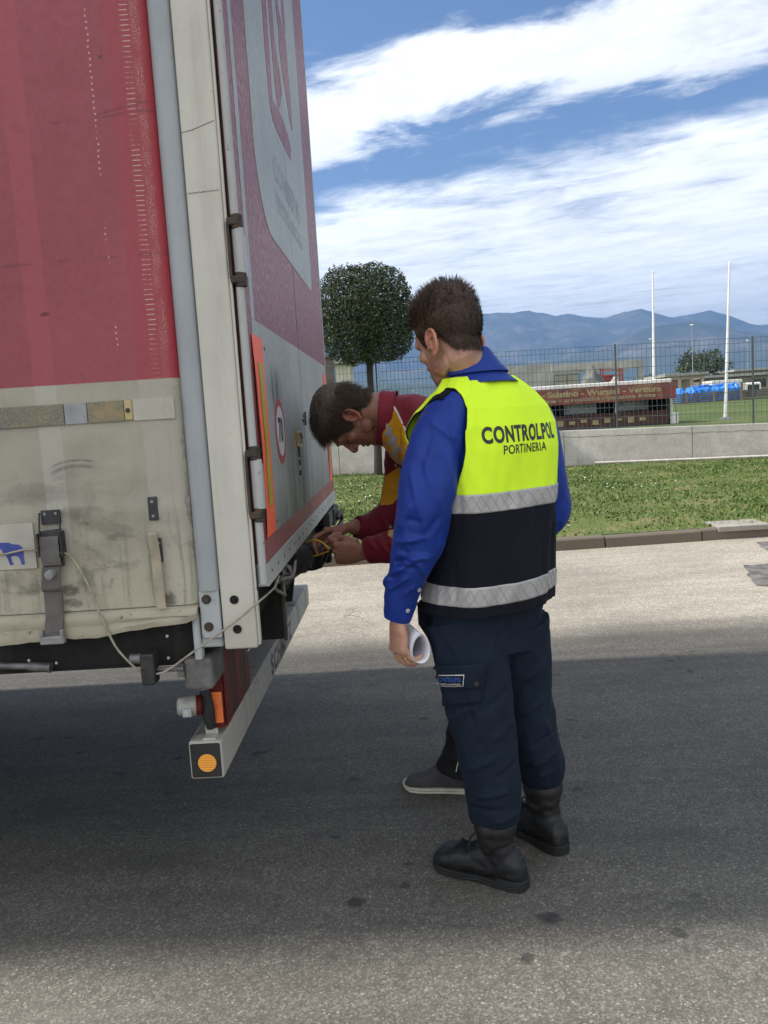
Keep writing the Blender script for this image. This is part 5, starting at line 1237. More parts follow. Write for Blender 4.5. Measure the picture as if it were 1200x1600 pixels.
def nail(g, pts, n_out, r):
    a, b = Vector(pts[-2]), Vector(pts[-1]); d = (b-a).normalized(); n = Vector(n_out); n = (n-d*n.dot(d)).normalized(); s = d.cross(n)
    c = b+n*r*.62-d*r*.1
    vs = [c+d*(r*x)+s*(r*y)-n*(r*.25*abs(y)) for x, y in ((-.7, -.55), (-.7, 0), (-.7, .55), (.35, .6), (.75, .35), (.85, 0), (.75, -.35), (.35, -.6))]
    g.raw(vs, [tuple(range(8))])
def folds(me, lst, nz=(), facing=(0, -1, 0), flim=-.15):
    "press creases into cloth: each (a, b, height, half width) lies along a line on the side facing `facing`"
    a = co(me); nm = normals(me); d = np.zeros(len(a)); f = np.array(facing)
    w_ = np.clip((nm @ f-flim)/.5, 0, 1)
    for A, B, amp, wd in lst:
        A, B = np.array(A), np.array(B); ab = B-A
        pr = lambda v: v-np.outer(v @ f, f) if v.ndim > 1 else v-(v @ f)*f
        abp = pr(ab); q = np.clip((pr(a-A) @ abp)/(abp @ abp), 0, 1); dist = np.linalg.norm(pr(a-A)-q[:, None]*abp, axis=1)
        g_ = np.exp(-(dist/wd)**2)*np.clip(np.sin(np.clip(q, .02, .98)*pi)*1.6, .0, 1)
        lip = np.exp(-((dist-1.9*wd)/wd)**2)*.0
        d += amp*(g_-lip)*w_
    for (sx, sy, sz), amp, sd in nz:
        d += amp*np.array([noise.noise(Vector((p[0]*sx+sd, p[1]*sy, p[2]*sz))) for p in a])
    setco(me, a+nm*d[:, None]); return me
def trim(me, gfun):
    "cut away where gfun(p) < 0, leaving a clean edge"
    bm = bmesh.new(); bm.from_mesh(me); bm.verts.ensure_lookup_table()
    val = [gfun(v.co) for v in bm.verts]; mv = {}
    for v in bm.verts:
        if val[v.index] < 0:
            pts = []
            for e in v.link_edges:
                o = e.other_vert(v)
                if val[o.index] >= 0: k = val[o.index]/(val[o.index]-val[v.index]); pts.append(o.co.lerp(v.co, k))
            if pts: mv[v] = sum(pts, Vector())/len(pts)
    kill = [v for v in bm.verts if val[v.index] < 0 and v not in mv]
    for v, p in mv.items(): v.co = p
    bmesh.ops.delete(bm, geom=kill, context='VERTS')
    dead = [f for f in bm.faces if all(v in mv for v in f.verts)]
    bmesh.ops.delete(bm, geom=dead, context='FACES'); bmesh.ops.delete(bm, geom=[v for v in bm.verts if not v.link_faces], context='VERTS')
    bm.to_mesh(me); bm.free(); return me
def edge_loops(me, keep=None):
    bm = bmesh.new(); bm.from_mesh(me); es = [e for e in bm.edges if e.is_boundary]; adj = {}
    for e in es:
        for v in e.verts: adj.setdefault(v, []).append(e.other_vert(v))
    seen, loops = set(), []
    for v in adj:
        if v in seen: continue
        lp = [v]; seen.add(v); cur = v
        while True:
            nx = [o for o in adj[cur] if o not in seen]
            if not nx: break
            cur = nx[0]; seen.add(cur); lp.append(cur)
        loops.append([p.co.copy() for p in lp])
    bm.free(); return loops
def thick(o, t, off=1.):
    m = o.modifiers.new('thickness', 'SOLIDIFY'); m.thickness = t; m.offset = off; m.use_rim = True
def shoe_geo(A, head, k, shaft, shaft_r, toe=.205, heel=.085, toe_h=.062, ball_w=.052):
    "upper of a boot or shoe; A is the point on the ground under the ankle, head the way the toe points"
    A = Vector(A); f = Vector((head[0], head[1], 0)).normalized(); s = Vector((0, 0, 1)).cross(f); g = Geo(); rings = []
    for y, hw, zt, zb, e in ((-heel, .020, .060, .022, 1), (-heel+.012, .032, .090, .014, 1), (-.045, .036, .115, .012, 1), (0, .038, .125, .012, 1), (.05, .040, .112, .012, 1), (.09, .045, .090, .012, 1), (.13, ball_w*.98, toe_h+.012, .012, 1), (.165, ball_w, toe_h, .013, 1), (.19, ball_w*.86, toe_h-.008, .015, 1), (toe, ball_w*.5, toe_h-.024, .020, 1)):
        zc, hh = (zt+zb)/2, (zt-zb)/2
        rings.append([A+f*(y*k)+s*(hw*k*math.copysign(abs(cos(a))**.8, cos(a)))+Vector((0, 0, zc*k+hh*k*math.copysign(abs(sin(a))**.75, sin(a)))) for a in [2*pi*i/24 for i in range(24)]])
    g.loft(rings)
    if shaft: g.tube([A+Vector((0, 0, .05))-f*.02, A+Vector((0, 0, .12))-f*.012, A+Vector(shaft)*.6, A+Vector(shaft)], [.040*k, .043*k, shaft_r*.97, shaft_r], 24, True, 3)
    return g, f, s
def sole_geo(A, f, s, k, h=.022, hh=.030, toe=.213, heel=.093, bw=.056, rings_=3, ar=.010):
    g = Geo(); prof = [(-heel, .012), (-heel+.012, .030), (-.05, .040), (0, .040), (.05, .041), (.10, .049), (.145, bw), (.175, bw*.96), (.197, bw*.74), (toe, bw*.30)]
    out = [(y, w) for y, w in prof]+[(y, -w) for y, w in reversed(prof)]
    A = Vector(A)
    for i in range(rings_):
        z0, z1 = h*i/rings_, h*(i+1)/rings_-.0015; e = 1+.012*(i % 2)
        vs = []
        for z in (z0, z1):
            for y, w in out:
                arch = ar if .0 < y < .06 and i == 0 else 0; spring = max(0, (y-.15)/.06)**2*.010
                vs.append(A+f*(y*k*e)+s*(w*k*e)+Vector((0, 0, z+arch+spring)))
        n = len(out); g.raw(vs, [tuple(reversed(range(n))), tuple(range(n, 2*n))]+[(j, (j+1) % n, n+(j+1) % n, n+j) for j in range(n)])
    return g
def tube_rings(cs, n=36):
    "rings from (centre, axis u, axis v) with half lengths in the vectors"
    return [[c+u*cos(2*pi*i/n)+v*sin(2*pi*i/n) for i in range(n)] for c, u, v in cs]
def limb(g, pts, rs, n=28, k=5, flat=1., side=None): g.tube(pts, rs, n, True, k, 0, flat, side)
def pt_in(x, z, poly):
    c = False; n = len(poly)
    for i in range(n):
        x1, z1 = poly[i]; x2, z2 = poly[(i+1) % n]
        if (z1 > z) != (z2 > z) and x < (x2-x1)*(z-z1)/(z2-z1)+x1: c = not c
    return c
def PX(lst, Y): return [((q := P(u, v, Y=Y)).x, q.z) for u, v in lst]
def world_mesh(o):
    m = o.data.copy(); m.transform(Matrix.Translation(root_loc(o))); return m
def on_mesh(o):
    m = world_mesh(o); return BVHTree.FromPolygons([v.co.copy() for v in m.vertices], [tuple(p.vertices) for p in m.polygons])
# ------------------------------------------------------------------ the guard in the yellow vest
GA = radians(40)
GF = Vector((-sin(GA), cos(GA), 0)); GL = Vector((-cos(GA), -sin(GA), 0)); GB = -GF; UP = Vector((0, 0, 1))
GY = 2.53
G = thing('person', 'standing man in blue shirt and yellow high visibility vest, seen from behind', 'person', (P(770, 900, Y=GY).x, GY, 0))
# torso sections: pixel row, pixel column, half width, half depth behind, half depth in front
TS = [(985, 761, .212, .150, .150), (965, 762, .216, .154, .156), (930, 765, .214, .154, .158), (880, 769, .208, .148, .156), (820, 771, .205, .142, .156), (760, 771, .210, .142, .158), (700, 770, .216, .142, .160), (665, 768, .216, .134, .156), (638, 764, .204, .118, .140), (618, 759, .176, .100, .118), (602, 753, .138, .086, .094), (588, 746, .100, .074, .078), (574, 739, .064, .056, .062), (560, 732, .056, .050, .056)]
_r = []
for v, u, a, b, bf in TS:
    p = P(u, v, Y=GY); _r.append((p.z, p.x, GY+(.02 if v > 600 else .03), a, b, bf))
_r.sort(); TZ = np.array([r[0] for r in _r]); TT = np.array([r[1:] for r in _r])
def torso(phi, z, off=0.):
    "point of the trunk; phi 0 = left side, 90 = back, 180 = right, 270 = front"
    x, y, a, b, bf = [float(np.interp(z, TZ, TT[:, i])) for i in range(5)]
    c, s = cos(phi), sin(phi); e = .86
    d = (b if s > 0 else bf)
    return Vector((x, y, z))+GL*((a+off)*math.copysign(abs(c)**e, c))+GB*((d+off)*math.copysign(abs(s)**e, s))
def torso_geo(g, z0, z1, off, n=48, m=40):
    zs = [z0+(z1-z0)*i/m for i in range(m+1)]; g.loft([[torso(2*pi*j/n, z, off) for j in range(n)] for z in zs]); return g
ztop = float(TZ[-1]); zhem = P(762, 958, Y=GY-.12).z; zs_ = P(764, 640, Y=GY).z
# head
HC = P(702, 532, Y=2.545); ht, hp = radians(41), radians(24)
hf = Vector((-sin(ht)*cos(hp), cos(ht)*cos(hp), -sin(hp))); hl = Vector((-cos(ht), -sin(ht), .04)).normalized(); hu = hf.cross(hl*-1)*-1
hr = -hl; hu = hr.cross(hf).normalized(); HM = frame(HC, hr, hf, hu); HK = 1.12
# arms: pixel rows down the photograph's sleeve, at the arm's own depth
SL = [P(700, 640, Y=2.46), P(690, 668, Y=2.44), P(679, 710, Y=2.415), P(669, 755, Y=2.40), P(662, 800, Y=2.395), P(653, 845, Y=2.40), P(641, 885, Y=2.41), P(631, 920, Y=2.42), P(624, 945, Y=2.425), P(620, 962, Y=2.43)]
SLR = [.062, .078, .084, .088, .084, .076, .064, .055, .047, .041]
SRt = torso(pi, zs_, -.05); ER = P(858, 800, Y=2.72); HR = P(760, 880, Y=2.86)
SR = [SRt+Vector((-.03, 0, .01)), SRt+Vector((.02, .01, -.05)), SRt.lerp(ER, .55)+Vector((.012, 0, 0)), ER, ER.lerp(HR, .4), ER.lerp(HR, .85)]; SRR = [.07, .078, .076, .068, .058, .045]
# legs
LL = [P(722, 965, Y=2.50), P(733, 1010, Y=2.485), P(746, 1080, Y=2.465), P(757, 1140, Y=2.455), P(766, 1195, Y=2.445), P(772, 1245, Y=2.435), P(773, 1282, Y=2.43)]; LLR = [.118, .118, .107, .100, .092, .085, .074]
RL = [P(803, 965, Y=2.58), P(808, 1010, Y=2.60), P(815, 1080, Y=2.62), P(826, 1130, Y=2.63), P(838, 1175, Y=2.635), P(846, 1205, Y=2.64), P(848, 1222, Y=2.64)]; RLR = [.112, .104, .096, .092, .088, .076, .062]
LA = Vector((P(776, 1300, Y=2.43).x, 2.43, 0)); LH = Vector((-.83, .55, 0)); RA = Vector((P(850, 1290, Y=2.645).x, 2.645, 0)); RH = Vector((-.55, .83, 0))
def guard_body():
    g = Geo(); torso_geo(g, P(762, 975, Y=GY).z, ztop, -.045)
    head_geo(g, HM, HK, .3)
    g.tube([HM @ (Vector((0, -.004, .0))*HK), HM @ (Vector((0, -.024, -.055))*HK), P(729, 585, Y=2.565), P(738, 610, Y=2.57), P(748, 640, Y=2.56)], [.045, .063, .060, .064, .09], 24, True, 4)
    W = P(621, 966, Y=2.428)
    limb(g, SL[:-1]+[W], [r*.6 for r in SLR[:-1]]+[.031], 20)
    d = Vector((-.06, .0, -1)); n = Vector((.86, .50, -.05)); t = Vector((-.50, .86, .05))
    out, th = hand_geo(g, W, d, n, t, [(24, 44, 34), (30, 46, 36), (32, 46, 38), (30, 48, 38)], (.04, .0, -.03, -.07), [(.75, .55, .35), (.8, .15, .6), (.75, -.1, .6)], 1.06)
    limb(g, SR, [r*.6 for r in SRR], 20)
    hand_geo(g, HR, (HR-ER), (0, 0, -1), (-.6, .6, .2), [30, 34, 38, 40], k=1.05)
    for pts, A in ((LL, LA), (RL, RA)): limb(g, pts+[A+Vector((0, 0, .12))], [.085, .08, .07, .062, .055, .05, .045, .04], 20)
    for A, H in ((LA, LH), (RA, RH)): g.tube([A+Vector((0, 0, .13)), A+Vector((0, 0, .06)), A+H*.08+Vector((0, 0, .05)), A+H*.15+Vector((0, 0, .04))], [.038, .034, .030, .022], 14, True, 3)
    me = remesh(g, .0034, 3, .5); L = head_fix(me, HM, HK, None, (.62, .57, .54))
    b = link('body', me, MATS['skin_light'], G, 0, 180)
    me2 = b.data; hair('hair', me2, L, HM, HK, 'hair_brown', b, 'short', 3) if False else None
    return b, L, out, th, W
body, GLc, gfing, gthumb, GW = guard_body()
wm = world_mesh(body); hair('hair', wm, GLc, HM, HK, 'hair_brown', body, 'short', 3); eyes(HM, HK, body)
# wedding ring on the third finger
f = gfing[2]; c = f[0].lerp(f[2], .62); ax = (f[2]-f[0]).normalized(); s1 = ax.orthogonal().normalized(); s2 = ax.cross(s1)
g = Geo(); g.tube([c+(s1*cos(2*pi*i/24)+s2*sin(2*pi*i/24))*.0103 for i in range(25)], .0019, 8, False); obj('ring', g, MATS['ring_gold'], body, 0, 180)
# ---- shirt: trunk, two sleeves, yoke
def shirt():
    g = Geo(); torso_geo(g, zhem+.02, P(740, 590, Y=GY).z, -.012)
    limb(g, [torso(.0, zs_, -.10), torso(.0, zs_, -.055)+Vector((0, 0, -.012))]+SL[2:], [.062, .079]+SLR[2:], 36, 5)
    limb(g, SR, SRR, 30, 5)
    me = remesh(g, .0046, 4, .5)
    Yf = 2.33; q = lambda u, v: P(u, v, Y=Yf)
    F = [(q(640, 720), q(668, 850), .007, .011), (q(655, 700), q(690, 800), .005, .014), (q(612, 850), q(672, 838), .008, .010), (q(616, 868), q(680, 872), .009, .009), (q(608, 905), q(655, 868), .010, .010), (q(618, 885), q(640, 860), -.007, .009), (q(650, 875), q(668, 905), .007, .009), (q(605, 930), q(640, 900), .008, .008), (q(598, 926), q(612, 905), .010, .010),
         (q(700, 700), q(712, 790), .006, .012), (q(690, 800), q(655, 850), -.006, .012), (q(648, 780), q(622, 830), .006, .013), (q(675, 660), q(655, 740), -.005, .014), (q(668, 655), q(715, 690), .004, .010), (q(700, 660), q(722, 720), -.004, .009), (q(634, 810), q(660, 815), -.005, .010), (q(612, 880), q(650, 890), -.006, .007), (q(630, 935), q(650, 915), .005, .006)]
    folds(me, [(a, b, h*1.5, w*.9) for a, b, h, w in F], [((13, 13, 8), .008, 3.), ((30, 30, 15), .0032, 7.), ((60, 60, 34), .0012, 1.)])
    return link('shirt', me, MATS['shirt_blue'], G, 0, 180)
sh = shirt()
# cuff, buttons, collar
cc0, cc1 = P(628, 936, Y=2.424), P(620, 966, Y=2.43); ax = (cc1-cc0).normalized(); sx = (Vector((1, 0, 0))-ax*ax.x).normalized(); sy = ax.cross(sx)
g = Geo(); rr = []
for q, r in ((-.004, .0465), (.0, .0475), (.03, .0445), (.06, .0415), (.064, .0400), (.060, .0385), (.0, .043)):
    rr.append([cc0+ax*q*1.0+sx*(r*(1+.03*sin(3*a+1))*cos(a))+sy*(r*.92*sin(a)) for a in [2*pi*i/40 for i in range(40)]])
g.loft(rr, False); cf = obj('cuff', g, MATS['shirt_blue'], sh, 0, 60)
for nm_, ob_ in (('placket', sh), ('cuff', cf)):
    u, v = (655, 922) if nm_ == 'placket' else (637, 954)
    d = (P(u, v, Y=3)-Vector((0, 0, 1.45))).normalized(); hs = [k for k in (on_mesh(o_).ray_cast(Vector((0, 0, 1.45)), d) for o_ in (sh, cf)) if k[0] is not None]
    h = min(hs, key=lambda k: k[3]) if hs else (P(u, v, Y=2.37), -d, 0, 0); n_ = h[1] if h[1].dot(d) < 0 else -h[1]
    g = Geo(); g.disc(h[0]-n_*.001, n_, .0062, .0035, 20); g.disc(h[0]+n_*.0024, n_, .0022, .0006, 10, 1); obj('button', g, [MATS['button_white'], MATS['hole_black']], sh, .0008)
def collar():
    rr = []; n = 64; c0 = P(738, 580, Y=2.562); c1 = P(729, 558, Y=2.568); up = (c1-c0).normalized()
    for q, k in ((-.060, 1.62), (-.036, 1.36), (-.012, 1.16), (.0, 1.08), (.03, 1.0), (.046, .985), (.050, 1.0), (.046, 1.035), (.026, 1.12), (.0, 1.24), (-.020, 1.40), (-.026, 1.42)):
        ring = []
        for i in range(n):
            a = 2*pi*i/n; dip = .5-.5*cos(a-1.5*pi)    # lower at the throat
            fr = max(0, -sin(a)); p = c0+up*(q+.013+(.012*sin(a) if q > 0 else .008*sin(a))-.026*fr)+GL*(.076*k*cos(a))+GB*(.076*k*sin(a)); ring.append(p)
        rr.append(ring)
    g = Geo(); g.loft(rr, False); return obj('collar', g, MATS['shirt_blue'], sh, 0, 70)
collar()
# epaulette laid on the left shoulder
st_ = on_mesh(sh); pts, fs = [], []; nl, nf = 8, 6
for i in range(nl+1):
    for k in range(nf+1):
        l, f = .118+.090*i/nl, -.034+.068*k/nf; o = Vector((TT[-1][0], GY+.0, 0)); b = torso(0, zs_, 0); c0_ = Vector((b.x, b.y, 0))-GL*float(np.interp(zs_, TZ, TT[:, 2])); q = c0_+GL*l+GF*(f+.012)
        h_ = st_.ray_cast(Vector((q.x, q.y, zs_+.25)), Vector((0, 0, -1))); pts.append((h_[0] if h_[0] is not None else Vector((q.x, q.y, zs_)))+Vector((0, 0, .004)))
for i in range(nl):
    for k in range(nf): a = i*(nf+1)+k; fs.append((a, a+1, a+nf+2, a+nf+1))
ep = link('epaulette', fixn(mesh_of(Geo().raw(pts, fs))), MATS['vest_navy'], sh, 0, 50); thick(ep, .003, 0)
# ---- vest
def vest_wave(phi, z):
    "soft vertical drape of the vest"
    k = max(0, min(1, (zs_-.03-z)/.35)); s = max(0., sin(phi))
    w = .004*sin(phi*3+z*5)*k+0.009*noise.noise(Vector((phi*2.2, z*4.5, 1)))+.005*noise.noise(Vector((phi*6, z*11, 4)))
    w += .0035*noise.noise(Vector((phi*9, z*7, 8)))*k+(.010*exp(-((phi-2.55)/.16)**2)*(.5+.5*sin(z*7+1))-.007*exp(-((phi-2.2)/.12)**2))*max(0, min(1, (zs_-.24-z)/.12))
    w += .006*exp(-((z-1.22-.05*sin(phi*2))/.035)**2)*noise.noise(Vector((phi*1.7, 3, 0)))
    return w
def vsurf(phi, z, off=0.):
    w = vest_wave(phi, z)+.050*exp(-((phi-5.72)/.30)**2)*exp(-((z-zs_+.06)/.085)**2)
    return torso(phi, z, .006+w+off)
ztopv = P(745, 590, Y=GY).z; zarm = P(771, 780, Y=2.46).z
def grid(z0, z1, m, p0=0., p1=2*pi, n=220, off=0.):
    zs = [z0+(z1-z0)*i/m for i in range(m+1)]; v, f = [], []; full = abs(p1-p0-2*pi) < 1e-6; nn = n if full else n+1
    for z in zs: v += [tuple(vsurf(p0+(p1-p0)*j/n, z, off)) for j in range(nn)]
    for i in range(m):
        for j in range(n): k = (j+1) % nn; f.append((i*nn+j, i*nn+k, (i+1)*nn+k, (i+1)*nn+j))
    return Geo().raw(v, f)
zy0 = P(771, 776, Y=2.41).z; zs1 = (P(771, 797, Y=2.41).z, P(771, 768, Y=2.41).z); zs2 = (P(768, 940, Y=2.41).z, P(768, 910, Y=2.41).z)
def lat(p):
    x, y = float(np.interp(p.z, TZ, TT[:, 0])), float(np.interp(p.z, TZ, TT[:, 1])); return (p.x-x)*GL.x+(p.y-y)*GL.y, (p.x-x)*GF.x+(p.y-y)*GF.y
def arm_g(p):
    s, f = lat(p); q = (p.z-zarm)/(zs_+.03-zarm)
    if q < 0: return .05
    lim = float(np.interp(q, [0, .06, .16, .35, .7, 1., 1.4], [.27, .222, .207, .200, .192, .160, .140]))
    if f > 0: lim += .012+.03*min(1, f/.08)
    return lim-abs(s)
def neck_g(p):
    c = P(741, 588, Y=2.55); d = p-c; s = d.x*GL.x+d.y*GL.y; f = d.x*GF.x+d.y*GF.y
    r = sqrt((s/.093)**2+((f-.01)/.088)**2); v = (r-1)*.09
    if f > .03: v = min(v, (.30-f*.0) and (abs(s)-.012-max(0, (p.z-1.22))*.42+0) if p.z > 1.22 else v)   # open V at the throat
    return v
me = fixn(mesh_of(grid(zy0, ztopv, 120))); trim(me, lambda p: min(arm_g(p), neck_g(p)))
loops = [l for l in edge_loops(me)]
vest = link('vest', me, MATS['vest_yellow'], G, 0, 180); thick(vest, .0035)
g = Geo()
for lp in loops:
    if len(lp) < 40 or max(p.z for p in lp)-min(p.z for p in lp) < .05: continue
    lp = lp+[lp[0]]
    sm = [(lp[max(i-1, 0)]+lp[i]*2+lp[min(i+1, len(lp)-1)])/4 for i in range(len(lp))]
    g.tube(sm[::2]+[sm[-1]], .0032, 6, False)
obj('edging', g, MATS['piping_black'], vest, 0, 180)
me = fixn(mesh_of(grid(zhem, zy0-.002, 70, off=.0005))); lw = link('lower_panel', me, MATS['vest_navy'], vest, 0, 180); thick(lw, .0035)
for a, b in (zs1, zs2):
    me = fixn(mesh_of(grid(a, b, 10, off=.0055))); st = link('reflective_strip', me, MATS['reflective_silver'], vest, 0, 180); thick(st, .0012)
    h = b-a; g = Geo()
    for i in range(41):
        for sgn in (1, -1):
            ps = [vsurf(i*.155+sgn*.155*q, a+h*(.08+.84*q), .0074) for q in (0, .25, .5, .75, 1)]; g.tube(ps, .0007, 4, False)
    obj('stitching', g, MATS['strip_line'], vest, 0, 0)
def vest_text(s, s0, s1, z0, z1, bold):
    vs, fs = text_mesh(s, bold, 5, 1.10); out = []
    for a, b in vs:
        x = s0+(s1-s0)*a; z = z0+(z1-z0)*b; A = float(np.interp(z, TZ, TT[:, 2]))+.006
        c = max(-1, min(1, x/A)); phi = math.acos(math.copysign(abs(c)**(1/.86), c)); out.append(vsurf(phi, z, .0060))
    return out, fs
dg_ = bpy.context.evaluated_depsgraph_get(); dg_.update(); ev = bpy.data.meshes.new_from_object(vest.evaluated_get(dg_)); ev.transform(Matrix.Translation(root_loc(vest)))
vt = BVHTree.FromPolygons([v.co.copy() for v in ev.vertices], [tuple(p.vertices) for p in ev.polygons])
def press(vs):
    out = []
    for v in vs:
        c_ = Vector((float(np.interp(v.z, TZ, TT[:, 0])), float(np.interp(v.z, TZ, TT[:, 1])), v.z)); d = (c_-v).normalized(); h = vt.ray_cast(v-d*.08, d)
        out.append(h[0]-d*.0009 if h[0] is not None else v)
    return out
g = Geo()
for s, s0, s1, va, vb, bo in (('CONTROLPOL', .156, -.144, 691, 664, .04), ('PORTINERIA', .098, -.076, 709, 694.5, .018)):
    za, zb = P(800, va, Y=2.40).z, P(800, vb, Y=2.40).z; vs, fs = vest_text(s, s0, s1, za, zb, bo); g.raw(press(vs), fs)
obj('lettering', g, MATS['black_paint'], vest, 0, 0)
# ---- trousers
def trousers():
    g = Geo(); zt = P(762, 935, Y=GY).z
    rr = []
    for q, k in ((0, .92), (.3, .94), (.6, .95), (1, .86)):
        z = zt-.16*q; rr.append([torso(2*pi*j/40, max(z, TZ[0]), -.02) *1. if z >= TZ[0] else torso(2*pi*j/40, TZ[0], -.02)-Vector((0, 0, TZ[0]-z)) for j in range(40)])
    g.loft(rr); limb(g, LL, LLR, 32, 5); limb(g, RL, RLR, 32, 5)
    me = remesh(g, .005, 4, .5); q = lambda u, v, Y=2.36: P(u, v, Y=Y)
    F = [(q(740, 1250), q(800, 1232), .009, .011), (q(726, 1272), q(790, 1262), -.008, .009), (q(770, 1285), q(818, 1268), .010, .009), (q(728, 1212), q(778, 1178), .007, .012), (q(765, 1160), q(806, 1128), .005, .013), (q(700, 1136), q(742, 1104), .006, .011), (q(792, 998), q(738, 1062), .006, .016), (q(722, 1078), q(742, 1138), -.006, .010), (q(712, 1085), q(716, 1125), .006, .009), (q(772, 1216), q(814, 1196), -.006, .010),
         (q(800, 985), q(770, 1030), -.007, .013), (q(690, 990), q(720, 1030), .004, .016), (q(752, 1112), q(800, 1082), -.005, .012), (q(738, 1190), q(752, 1150), -.004, .012),
         (q(826, 1198, 2.55), q(872, 1176, 2.55), .010, .011), (q(828, 1168, 2.55), q(872, 1142, 2.55), -.006, .011), (q(838, 1214, 2.55), q(872, 1206, 2.55), .009, .007), (q(815, 1062, 2.55), q(855, 1024, 2.55), .006, .014), (q(814, 1116, 2.55), q(858, 1082, 2.55), .006, .013), (q(850, 1120, 2.55), q(866, 1160, 2.55), .006, .010)]
    folds(me, [(a, b, h*1.2, w*.8) for a, b, h, w in F], [((10, 10, 7), .010, 11.), ((24, 24, 11), .0050, 2.), ((50, 50, 26), .0020, 4.)])
    return link('trousers', me, MATS['trousers_navy'], G, 0, 180)
tr = trousers()
bt = on_mesh(tr)
def stuck(g, tree, pts, faces, lift):
    "lay a sheet of points (seen from the camera side) on a surface"
    out = []; last = None
    for u, v in pts:
        d = (P(u, v, Y=3)-Vector((0, 0, 1.45))).normalized(); h = tree.ray_cast(Vector((0, 0, 1.45)), d)
        if h[0] is None: h = (last if last is not None else P(u, v, Y=9.), -d, 0, 0)
        last = h[0]; out.append(h[0]+h[1]*lift)
    ok = [f for f in faces if max((out[f[i]]-out[f[i-1]]).length for i in range(len(f))) < .035]; g.raw(out, ok)
def quad_patch(u0, v0, u1, v1, tilt, n, m):
    pts, f = [], []
    for i in range(n+1):
        for j in range(m+1): pts.append((u0+(u1-u0)*i/n, v0+(v1-v0)*j/m+tilt*i/n))
    for i in range(n):
        for j in range(m): a = i*(m+1)+j; f.append((a, a+1, a+m+2, a+m+1))
    return pts, f
def stick(name, rect, lift, mat, parent, tree, th=.002):
    pts, f = quad_patch(*rect); g = Geo(); stuck(g, tree, pts, f, lift); me = mesh_of(g); o = link(name, fixn(me), MATS[mat], parent, 0, 50); thick(o, th, 0); return o
stick('cargo_pocket', (684, 1044, 752, 1102, -4, 14, 12), .004, 'trousers_navy', tr, bt, .005)
stick('pocket_flap', (682, 1040, 756, 1078, -4, 14, 8), .008, 'trousers_navy', tr, bt, .004)
stick('patch_border', (685.5, 1053.5, 726, 1071.5, -1, 8, 4), .0118, 'button_white', tr, bt, .001); stick('patch', (686.5, 1054.7, 725, 1070.3, -1, 8, 4), .0130, 'vest_navy', tr, bt, .001)
def stick_text(name, s, u0, v0, u1, v1, lift, mat, parent, tree, bold=.02):
    vs, fs = text_mesh(s, bold, 1); g = Geo(); stuck(g, tree, [(u0+(u1-u0)*a, v0-(v0-v1)*b) for a, b in vs], fs, lift); return obj(name, g, MATS[mat], parent, 0, 0)
stick_text('patch_lettering', 'CONTROLPOL', 689.5, 1063.5, 723, 1056.5, .0143, 'patch_blue', tr, bt, .02); stick_text('patch_lettering', 'VIGILANZA & PORTINERIA', 689, 1068.8, 722.5, 1065.6, .0143, 'button_white', tr, bt, 0)
g = Geo(); d = (P(743, 1067, Y=3)-Vector((0, 0, 1.45))).normalized(); h = bt.ray_cast(Vector((0, 0, 1.45)), d); g.disc(h[0]+h[1]*.009, h[1], .0065, .003, 18); obj('snap_button', g, MATS['hinge_brown'], tr)
g = Geo(); p = P(664, 975, Y=2.5); g.prism([(-.022, .07), (.05, .07), (.05, -.05), (.012, -.062), (-.022, .0)], (p.x, p.y, p.z), (1, .2, 0), (0, 0, 1), (.01, .05, 0)); obj('jacket_tail', g, MATS['vest_navy'], G, .008)
p = P(851, 1005, Y=2.60); g = Geo(); g.prism([(-.02, .03), (.012, .025), (.010, -.035), (-.01, -.03)], (p.x, p.y, p.z), (1, .3, 0), (0, 0, 1), (-.02, .08, 0)); obj('pocket_edge', g, MATS['trousers_navy'], tr, .004)
